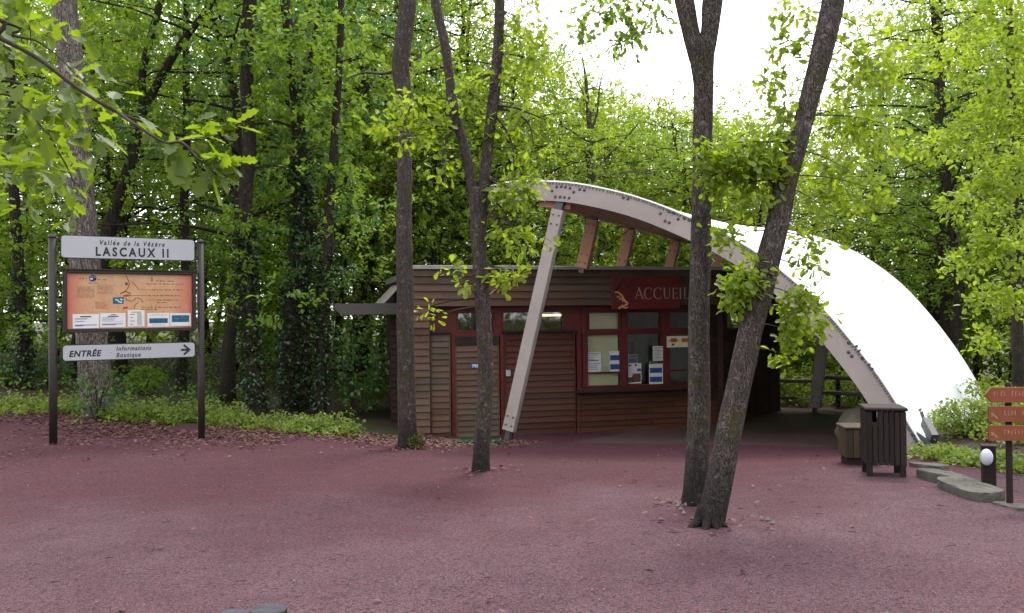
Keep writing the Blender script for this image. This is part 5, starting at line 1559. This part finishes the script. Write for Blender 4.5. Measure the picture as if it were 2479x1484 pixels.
x, y = sh_px(860, 900, 18.6); shrub("hazel_bush", "tall grey green bush with thin upright stems, under the lean-to rafter", x, y, .9, .8, 1.15, 260, "leaf_dark", .085, seed=501)
x, y = sh_px(235, 960, 15.0); shrub("ivy_bush", "dark bush wrapping the base of the thick grey trunk", x, y, .5, .45, .42, 90, "leaf_dark", .06, seed=502)
x, y = sh_px(2318, 1040, 12.9); shrub("bush", "pale green rounded bush at the foot of the white canvas roof", x + .1, y, .46, .42, .27, 220, "leaf_cover", .06, seed=503, per=7, z0=.0)
for i, (px, Y, s_) in enumerate(((350, 19.2, .5), (20, 18.6, .6), (900, 19.8, .8), (120, 19.2, .6))):
    x, y = sh_px(px, 950, Y)
    shrub("bush", "low dark green bush among the trunks at the wood's edge", x, y, s_ * .9, s_ * .8, s_ * .55, 90, "leaf_dark" if i % 2 else "leaf_green", .08, group="bushes at the wood's edge", seed=510 + i)
for i, (px, Y, s_) in enumerate(((2440, 15.6, .6), (2490, 12.8, .5), (2400, 19.0, .8))):
    x, y = sh_px(px, 1000, Y)
    shrub("bush", "yellow green bush on the bank behind the fingerpost", x, y, s_ * .9, s_ * .8, s_ * .55, 110, "leaf_yellow", .075, group="bushes behind the fingerpost", seed=530 + i)
for i, (px, Y, s_) in enumerate(((1915, 22.6, .7), (1990, 23.0, .6), (2070, 21.8, .7), (2130, 20.8, .6), (2035, 24.2, .9), (1940, 25.0, 1.1), (2100, 23.5, .9))):
    x, y = sh_px(px, 960, Y)
    shrub("bush", "small leafy bush growing through the foot of the wooden railing", x, y, s_ * .9, s_ * .7, s_ * .5, 90, "leaf_yellow" if i % 2 else "leaf_green", .075, group="bushes along the railing", seed=540 + i)

lv = Leaves(601); rg3 = np.random.default_rng(601); cc, ax_ = [], []
def cover_strip(poly, n, h0, h1, wd_):
    """poly: px points along the strip's middle at depth; scatter sprigs across wd_ metres"""
    P = [at(x, y, Y) for x, y, Y in poly]
    L_ = [0]
    for a, b in zip(P[:-1], P[1:]): L_.append(L_[-1] + (b - a).length)
    for _ in range(n):
        t = rg3.random() * L_[-1]; j = min(max(1, int(np.searchsorted(L_, t))), len(P) - 1)
        p = P[j - 1].lerp(P[j], (t - L_[j - 1]) / (L_[j] - L_[j - 1]))
        x, y = p.x + rg3.normal(0, .15), p.y + rg3.normal(0, wd_)
        k = .55 + 1.3 * mnoise.noise((x * 1.3, y * 1.3, 7))
        if k < .2: continue
        h = (h0 + (h1 - h0) * rg3.random()) * min(1.2, k)
        for q in range(3): cc.append((x + rg3.normal(0, .05), y + rg3.normal(0, .05), gz(x, y) + h * (q + .6) / 3)); ax_.append((rg3.normal(0, .5), rg3.normal(0, .5), 1))
cover_strip([(250, 1000, 15.2), (380, 1010, 15.4), (500, 1030, 15.6), (620, 1040, 15.6), (740, 1045, 15.4), (860, 1055, 15.3)], 680, .08, .42, .36)
cover_strip([(0, 985, 15.6), (120, 985, 15.8), (230, 998, 15.8)], 200, .08, .35, .35)
cover_strip([(2250, 1100, 11.6), (2330, 1130, 10.9), (2440, 1170, 10.2), (2560, 1190, 9.6)], 170, .05, .18, .3)
cover_strip([(2300, 1060, 13.5), (2400, 1080, 12.5), (2560, 1100, 11.5)], 320, .1, .35, .7)
cover_strip([(1895, 985, 22.6), (2000, 992, 22.4), (2130, 995, 21.6)], 260, .1, .35, .35)
lv.add(cc, ax_, 5, .062, T_ROUND, droop=.1, spread=(.7, 1.5), jitter=.03)
tag(link("undergrowth", lv.mesh("undergrowth", M["leaf_cover"])), "bright low green plants along the edge of the red ground", "undergrowth", kind="stuff")

lv = Leaves(602); cc, ax_ = [], []
for _ in range(3000):
    y = rg3.uniform(15.8, 36); x = y * math.tan(R(rg3.uniform(-37, 38)))
    if not clear(x, y) and not (y > 22 and x > 6): continue
    if -1 < x < 7 and y < 23: continue
    cc.append((x, y, gz(x, y) + rg3.uniform(.02, .3))); ax_.append((rg3.normal(0, .4), rg3.normal(0, .4), 1))
lv.add(cc, ax_, 5, .09, T_ROUND, droop=.1, spread=(.7, 1.5), jitter=.08)
tag(link("forest_undergrowth", lv.mesh("forest_undergrowth", M["leaf_green"])), "scattered green seedlings and brambles covering the woodland floor", "undergrowth", kind="stuff")

lv = Leaves(603); cc = []
for _ in range(15000):
    x = -rg3.gamma(2.4, 2.4) + .6; y = edge_y(min(x, -1.3)) - abs(rg3.normal(0, .9 if x > -3.5 else 1.5)) + .5
    if x < -13: continue
    if mnoise.noise((x * .8, y * .8, 2)) < -.35: continue
    cc.append((x, y, gz(x, y) + .028))
for _ in range(110):
    y = rg3.uniform(4.5, 15); x = rg3.uniform(-.62, .62) * y
    cc.append((x, y, gz(x, y) + .028))
for _ in range(500):
    y = rg3.uniform(7.5, 12.5); x = right_line(y) + abs(rg3.normal(.1, .5)); cc.append((x, y, gz(x, y) + .03))
for b_ in (bB, bC, bD, bA):
    for _ in range(36):
        t = rg3.uniform(0, 6.28); r_ = .12 + abs(rg3.normal(.05, .22)); x, y = b_.x + r_ * math.cos(t), b_.y + r_ * math.sin(t); cc.append((x, y, gz(x, y) + .026))
cc = np.array(cc)
lv.add(cc, rg3.normal(0, 1, (len(cc), 3)) * np.array([1, 1, .12]), 1, .062, T_SIMPLE, droop=0, spread=(0, .3), jitter=.01, upn=.25)
tag(link("leaf_litter", lv.mesh("leaf_litter", M["leaf_litter"])), "fallen red brown leaves thickest along the edge of the wood", "leaf litter", kind="stuff")

mb = MB(); rgp = random.Random(8)
for _ in range(260):
    y = 4.3 + 9 * rgp.random() ** 1.6; x = rgp.uniform(-.62, .62) * y
    r_ = rgp.uniform(.004, .009); z = gz(x, y) + .012
    vs = [(x + r_ * rgp.uniform(.7, 1.3) * math.cos(t), y + r_ * rgp.uniform(.7, 1.3) * math.sin(t), z + rgp.uniform(0, .004)) for t in (0, 1.3, 2.5, 3.8, 5)]
    mb.mesh(vs + [(x, y, z + r_ * 1.1), (x, y, z - .02)], [(i, (i + 1) % 5, 5) for i in range(5)] + [((i + 1) % 5, i, 6) for i in range(5)], 0)
for _ in range(150):
    y = 4.3 + 9 * rgp.random() ** 1.4; x = rgp.uniform(-.62, .62) * y; t = rgp.uniform(-.9, .9); l = rgp.uniform(.02, .075); z = gz(x, y) + .018
    mb.tube([(x, y, z), (x + l * math.cos(t) * .6, y + l * math.sin(t) * .5, z + .004), (x + l * math.cos(t), y + l * math.sin(t), z)], [.0025, .003, .002], 5, 1)
for k, (px, py) in enumerate(((1650, 1222), (1660, 1226), (1648, 1237), (1655, 1246), (1642, 1228), (1870, 1270), (1858, 1262))):
    p = ground(px, py); r_ = .022
    mb.mesh([p + Vector((r_ * math.cos(t), r_ * .8 * math.sin(t), .012)) for t in (0, 1.3, 2.5, 3.8, 5)] + [p + Vector((0, 0, .04)), p - Vector((0, 0, .02))], [(i, (i + 1) % 5, 5) for i in range(5)] + [((i + 1) % 5, i, 6) for i in range(5)], 0)
tag(mb.build("gravel", [M["pebble"], M["twig"]]), "pale pebbles and dark bits of twig scattered over the red ground", "gravel", kind="stuff")
p = ground(377, 1330)
lv = Leaves(604); lv.add([tuple(p + Vector((0, 0, .03)))], [(1, 0, .4)], 5, .07, T_OAK, droop=0, jitter=.015)
me = lv.mesh("fallen_leaf", M["leaf_litter"]); me.transform(Matrix.Translation(-p)); o = link("fallen_leaf", me); o.location = p
tag(o, "small curled brown leaf lying alone on the open ground, below the information board", "leaf")

# ------------------------------------------------------------------ bins, boulder, kerb stones
def local(root, rz): return Matrix.Translation(root) @ Matrix.Rotation(rz, 4, 'Z')
pb = ground(2139, 1148)
W = 92 / F * pb.y
bz = R(-14)
bin_ = empty("litter_bin", pb, "large dark brown slatted litter bin with flat lid and legs before the arch's foot", "bin", rz=bz)
H = 165 / F * pb.y
rb = random.Random(21)
mb = MB(); ns = 7; w = W * .92
for side in range(4):
    Mx = Matrix.Rotation(side * math.pi / 2, 4, 'Z')
    for i in range(ns):
        x0 = -w / 2 + w * i / ns + .004; x1 = -w / 2 + w * (i + 1) / ns - .004
        zt_ = H - .05 - (.12 if side == 0 and i in (0, 1) else 0)
        mb.box((x0, -w / 2 - .012, H * .17), (x1, -w / 2 + .012, zt_), 0, rb.random(), Mx, .003)
mb.box((-w / 2 + .014, -w / 2 + .014, H * .2), (w / 2 - .014, w / 2 - .014, H * .72), 1)
mb.build("body", [M["wood_dark"], M["sign_black"]], bin_)
mb = MB(); mb.box((-W / 2 - .005, -W / 2 - .015, H - .04), (W / 2 + .01, W / 2 + .005, H), 0, .9, None, .012); mb.build("lid", M["wood_dark"], bin_)
for (sx, sy) in ((-1, -1), (1, -1), (1, 1), (-1, 1)):
    mb = MB(); mb.box((sx * W * .40 - .03, sy * W * .40 - .03, -.06), (sx * W * .40 + .03, sy * W * .40 + .03, H - .05), 0, .4, None, .004); mb.build("leg", M["wood_dark"], bin_)
pb2 = at(2080, 1112, pb.y + 1.0); pb2.z = gz(pb2.x, pb2.y)
b2 = empty("litter_bin", pb2, "smaller light brown boarded litter bin half hidden behind the large bin", "bin", rz=R(-8))
H2 = (1112 - 1018) / F * pb2.y; W2 = .40
mb = MB()
for side in range(4):
    Mx = Matrix.Rotation(side * math.pi / 2, 4, 'Z')
    for i in range(5):
        mb.box((-W2 / 2 + W2 * i / 5 + .003, -W2 / 2 - .01, H2 * .22), (-W2 / 2 + W2 * (i + 1) / 5 - .003, -W2 / 2 + .01, H2 - .03), 0, rb.random(), Mx, .003)
mb.build("body", M["wood_light"], b2)
mb = MB(); mb.box((-W2 / 2 - .03, -W2 / 2 - .03, H2 - .028), (W2 / 2 + .03, W2 / 2 + .03, H2), 0, .5, None, .008); mb.build("lid", M["wood_light"], b2)
mb = MB(); mb.box((-W2 * .45, -W2 * .45, -.05), (W2 * .45, W2 * .45, H2 * .23), 0, .3, None, .005); mb.build("base", M["wood_dark"], b2)

def rock(name, label, c, sx, sy, sz, mat, seed, rz=0.0, cat="stone", group=None, flat=0.0, rough=.16):
    import bmesh
    bm = bmesh.new(); bmesh.ops.create_icosphere(bm, subdivisions=4, radius=1)
    for v in bm.verts:
        p = v.co.copy()
        if flat:
            p = Vector((math.copysign(abs(p.x) ** .6, p.x), math.copysign(abs(p.y) ** .6, p.y), math.copysign(abs(p.z) ** .35, p.z)))
        k = 1 + rough * mnoise.noise(p * 1.3 + Vector((seed, 0, 0))) + rough * .45 * mnoise.noise(p * 4 + Vector((0, seed, 0)))
        v.co = Vector((p.x * k * sx, p.y * k * sy, p.z * (k if not flat else 1 + .3 * (k - 1)) * sz + (.02 * mnoise.noise(p * 3 + Vector((seed, 9, 0))) if flat else 0)))
    me = bpy.data.meshes.new(name); bm.to_mesh(me); bm.free()
    me.attributes.new("var", 'FLOAT', 'FACE')
    me.polygons.foreach_set("use_smooth", [True] * len(me.polygons))
    me.materials.append(M[mat])
    o = link(name, me); o.location = c; o.rotation_euler = (0, 0, rz)
    return tag(o, label, cat, group)
pr = at(2095, 1062, pb.y + 3.2); pr.z = gz(pr.x, pr.y)
rock("boulder", "large grey green rounded boulder behind the two litter bins", pr + Vector((.05, 0, .26)), .50, .45, .36, "boulder", 4.2, .3, "boulder")
for (x0, y0, x1, y1, h, wd_, lab, sd_i) in ((2212, 1128, 2290, 1136, .045, .15, "small flat kerb stone nearest the arch's steel foot", 1), (2238, 1152, 2322, 1172, .085, .15, "long flat kerb stone in the middle of the row", 2), (2296, 1176, 2402, 1220, .10, .16, "largest flat kerb stone, below the lamp post, pale on top", 3), (2412, 1222, 2500, 1240, .03, .08, "half buried kerb stone at the foot of the fingerpost", 4)):
    a, b = ground(x0, y0), ground(x1, y1); c = (a + b) / 2; l = (b - a).length / 2; c.z = gz(c.x, c.y)
    rg_ = random.Random(sd_i * 7 + 1); mb = MB(); NN = 22; rings = []
    out = []
    for k_ in range(NN):
        t = 2 * math.pi * k_ / NN; p_ = 4.5
        q = (abs(math.cos(t)) ** p_ + abs(math.sin(t)) ** p_) ** (-1 / p_)
        q *= 1 + rg_.uniform(-.05, .04)
        out.append((l * q * math.cos(t), wd_ * q * math.sin(t)))
    tilt = rg_.uniform(-.12, .12)
    for (k1, zz) in ((.94, -.12), (1.0, h * .35), (1.0, h * .82), (.985, h), (.6, h * 1.05), (.25, h * 1.06)):
        rings.append([(x * k1 + rg_.uniform(-.006, .006), y * k1 + rg_.uniform(-.006, .006), zz + (0 if zz < 0 else tilt * y + .012 * mnoise.noise((x * 7, y * 7, sd_i)) + rg_.uniform(-.004, .004))) for x, y in out])
    vs = [p for r_ in rings for p in r_]
    fs = [(i_ * NN + k_, i_ * NN + (k_ + 1) % NN, (i_ + 1) * NN + (k_ + 1) % NN, (i_ + 1) * NN + k_) for i_ in range(5) for k_ in range(NN)] + [tuple(5 * NN + k_ for k_ in range(NN))]
    mb.mesh(vs, fs)
    o = mb.build("kerb_stone", M["stone"]); o.location = c; o.rotation_euler = (0, -math.atan2(b.z - a.z, (b - a).to_2d().length), math.atan2((b - a).y, (b - a).x))
    tag(o, lab, "kerb stone", "flat stones edging the bank")

# ------------------------------------------------------------------ lamp post and fingerpost
pl_ = ground(2394, 1189)
lp = empty("bollard_lamp", pl_, "short square dark wooden lamp post with a white oval globe on its front", "lamp post", rz=R(-20))
s_ = pl_.y / F; hp = 112 * s_; wp = 29 * s_
mb = MB(); mb.box((-wp / 2, -wp / 2, -.1), (wp / 2, wp / 2, hp - .02), 0, .3, None, .008); mb.build("post", M["wood_dark"], lp)
mb = MB(); mb.box((-wp / 2 - .008, -wp / 2 - .008, hp - .0195), (wp / 2 + .008, wp / 2 + .008, hp), 0, .5, None, .004); mb.build("cap", M["dark_trim"], lp)
mb = MB(); gw, gh = 14 * s_, 20 * s_; zc = hp - 7 * s_ - gh
rings = [(math.sin(t) * 1.0, -math.cos(t)) for t in np.linspace(.12, math.pi - .12, 12)]
vs, fs = [], []
for r_, h in rings:
    for k_ in range(20): t = 2 * math.pi * k_ / 20; vs.append((r_ * gw * math.cos(t) - wp * .25, -wp / 2 - .035 + r_ * .055 * math.sin(t), zc + h * gh))
for i in range(11):
    for k_ in range(20): fs.append((i * 20 + k_, i * 20 + (k_ + 1) % 20, (i + 1) * 20 + (k_ + 1) % 20, (i + 1) * 20 + k_))
fs += [tuple(range(19, -1, -1)), tuple(11 * 20 + k_ for k_ in range(20))]
mb.mesh(vs, fs); mb.build("globe", M["globe"], lp, smooth=True)

pf_ = ground(2445, 1226)
fz = R(-6)
fpst = empty("fingerpost", pf_, "dark wooden fingerpost carrying three red brown direction boards", "signpost", rz=fz)
FM = local(pf_, fz); FI = FM.inverted()
def FB(px, py, v=-.06):
    o = FI @ CAM; d = FI.to_3x3() @ ray(px, py); p = o + d * ((v - o.y) / d.y); return p.x, p.z
s_ = pf_.y / F
mb = MB(); zt_ = FB(2445, 926, 0)[1]
mb.tube([(0, 0, -.1), (0, 0, zt_ - .02), (0, 0, zt_)], [7.5 * s_, 7.5 * s_, 6 * s_], 16); mb.build("post", M["wood_dark"], fpst)
rgf = random.Random(2)
for (y0, y1, pointed, xl, word) in ((937, 974, True, 2381, None), (983, 1020, False, 2391, None), (1029, 1066, False, 2391, None)):
    z1_, z0_ = FB(2430, y0)[1], FB(2430, y1)[1]; xa = FB(xl, y0)[0]; xb = FB(2560, y0)[0]
    f_ = lambda x, z, d: (x, -.085 + d, z)
    hh = z1_ - z0_
    if pointed: poly = [(xa, (z0_ + z1_) / 2), (xa + hh * .42, z0_), (xb, z0_), (xb, z1_), (xa + hh * .42, z1_)]
    else: poly = [(xa, z0_), (xb, z0_), (xb, z1_), (xa, z1_)]
    mb = MB(); mb.prism(poly, f_, 0, .03); bo = mb.build("direction_board", M["finger_red"], fpst)
    mb = MB(); x = xa + hh * (.55 if pointed else .95); zc_ = z0_ + hh * .42
    while x < xb - .05:                                  # lettering too blurred to read: short strokes of its size
        for _ in range(rgf.choice((4, 6, 7))):
            hl = hh * .30; mb.box((x, -.0875, zc_), (x + hl * .16, -.085, zc_ + hl))
            if rgf.random() < .75: zz = zc_ + hl * rgf.choice((0, .42, .84)); mb.box((x + hl * .17, -.0873, zz), (x + hl * .5, -.0851, zz + hl * .16))
            x += hl * .72
        x += hh * .25
    if not pointed:
        ax2, az2 = xa + hh * .35, z0_ + hh * .3
        mb.prism([(ax2 - hh * .18, az2 + hh * .22), (ax2 - hh * .10, az2 + hh * .26), (ax2 + hh * .20, az2 - hh * .06), (ax2 + hh * .14, az2 - hh * .14)], f_, -.002, 0)
        mb.prism([(ax2 - hh * .20, az2 + hh * .04), (ax2 - hh * .13, az2 + hh * .02), (ax2 - hh * .08, az2 + hh * .27), (ax2 - hh * .22, az2 + hh * .27)], f_, -.0025, 0)
    mb.build("lettering", M["board_ink"], bo)

# ------------------------------------------------------------------ logs at the bottom edge
for (px, py, w, lab, sd_i) in ((562, 1488, 88, "cut end of a dark log post at the bottom edge, left one of the pair", 1), (650, 1473, 86, "cut end of a dark log post at the bottom edge, right one of the pair", 2)):
    c = at(px, py, 4.05); r_ = w / 2 / F * 4.05
    base = Vector((c.x, c.y, gz(c.x, c.y)))
    mb = MB(); rg_ = random.Random(sd_i)
    hh = max(.16, c.z - base.z)
    vs = []; NN = 26
    wob = [1 + .05 * mnoise.noise((math.cos(2 * math.pi * k_ / NN) * 1.5 + sd_i, math.sin(2 * math.pi * k_ / NN) * 1.5, 0)) for k_ in range(NN)]
    prof = [(1.0, -.08), (1.0, hh * .5), (1.0, hh - .016), (.97, hh - .005), (.92, hh), (.6, hh + .002), (.25, hh + .001)]
    for (rr, zz) in prof:
        for k_ in range(NN): t = 2 * math.pi * k_ / NN; vs.append((r_ * rr * wob[k_] * math.cos(t), r_ * rr * wob[k_] * math.sin(t), zz + (.004 * mnoise.noise((math.cos(t) * 2, math.sin(t) * 2, sd_i)) if zz > hh * .9 else 0)))
    fs = [(i * NN + k_, i * NN + (k_ + 1) % NN, (i + 1) * NN + (k_ + 1) % NN, (i + 1) * NN + k_) for i in range(len(prof) - 1) for k_ in range(NN)] + [tuple((len(prof) - 1) * NN + k_ for k_ in range(NN))]
    mb.mesh(vs, fs); mb.m = [1 if i < 3 * NN else 0 for i in range(len(fs))]
    o = mb.build("log_post", [M["log_end"], M["bark_dark"]]); o.location = base
    tag(o, lab, "log", "cut logs at the bottom edge")

# ------------------------------------------------------------------ railing behind the cabin
ra0, ra1 = at(1880, 921, 22.2), at(1985, 922, 22.0)
rb0, rb1 = at(1985, 912, 21.4), at(2180, 921, 19.6)
rail = empty("wooden_railing", Vector((ra0.x, ra0.y, gz(ra0.x, ra0.y))), "grey wooden railing of round rails, running from the cabin to the canopy's foot", "railing")
ro = rail.location.copy()
for (a, b, px, r_) in ((ra0, ra1, 0, .052), (rb0, rb1, 0, .060)):
    mb = MB(); mb.tube([a, a.lerp(b, .5) - UP * .01, b], [r_, r_ * .96, r_], 10, amp=.05); mb.build("rail", M["wood_pale"], rail, ro, smooth=True)
for (a, b, r_) in ((at(1880, 963, 22.2), at(1985, 963, 22.0), .045), (at(1985, 949, 21.4), at(2180, 960, 19.6), .05)):
    mb = MB(); mb.tube([a, a.lerp(b, .5), b], [r_] * 3, 10, amp=.05); mb.build("rail", M["wood_pale"], rail, ro, smooth=True)
for p in (ra1 + Vector((.35, -.3, .05)), ra0 + Vector((.0, 0, 0)), rb1):
    z = gz(p.x, p.y); mb = MB(); mb.tube([(p.x, p.y, z - .2), (p.x, p.y, p.z + .08)], [.06, .055], 10, amp=.05); mb.build("post", M["wood_dark"], rail, ro, smooth=True)

# ------------------------------------------------------------------ parked car glimpsed below the railing
pc = at(2070, 935, 36)
cx0, cy0 = pc.x, pc.y
cbase = Vector((cx0, cy0, gz(cx0, cy0)))
crz = R(-12)
car = empty("parked_car", cbase, "white parked car glimpsed through the leaves beyond the wooden railing", "car", rz=crz)
prof = [(-2.05, .35), (-2.1, .62), (-1.95, .86), (-1.1, .96), (-.45, 1.42), (.9, 1.46), (1.65, 1.02), (2.0, .95), (2.08, .6), (2.0, .33), (1.75, .28), (-1.75, .28)]
mb = MB()
for sgn in (-1,):
    rings = [(-.84, .93), (-.80, 1.0), (.80, 1.0), (.84, .93)]
    vs = [(x * k_, yy * (1 - .12 * max(0, z - .9)), .3 + (z - .3) * k_) for yy, k_ in rings for x, z in prof]
    n_ = len(prof)
    fs = [tuple(range(n_)), tuple(range(4 * n_ - 1, 3 * n_ - 1, -1))] + [(i * n_ + k_, (i + 1) * n_ + k_, (i + 1) * n_ + (k_ + 1) % n_, i * n_ + (k_ + 1) % n_) for i in range(3) for k_ in range(n_)]
    mb.mesh(vs, fs)
mb.build("body", M["car_white"], car)
for poly in ([(-.95, .99), (-.48, 1.34), (.1, 1.37), (.1, .99)], [(.18, .99), (.18, 1.37), (.85, 1.37), (1.35, 1.03)]):
    mb = MB(); mb.prism(poly, lambda x, z, d: (x, -.845 + d + .1 * max(0, z - .9), z), 0, .03); mb.build("window", M["car_glass"], car)
for x in (-1.3, 1.3):
    for y in (-.78, .78):
        mb = MB(); mb.tube([(x, y - .1, .31), (x, y - .085, .31), (x, y + .085, .31), (x, y + .1, .31)], [.27, .31, .31, .27], 22); wo = mb.build("wheel", M["tyre"], car)
        mb = MB(); mb.tube([(x, y - .108, .31), (x, y + .108, .31)], [.19, .19], 18); mb.build("rim", M["grey_metal"], wo)
for x in (-2.0,):
    for y in (-.6, .6):
        mb = MB(); mb.box((x - .06, y - .14, .66), (x + .1, y + .14, .80), 0, .5, None, .02); mb.build("headlight", M["globe"], car)
print("cabin", XL, XR, zf, zt, "bases", bA, bB, bC, bD, "board", L0, xp1, "bin", pb, "arch", P0, P1, "car", cbase)
print("n objects", len(bpy.data.objects))
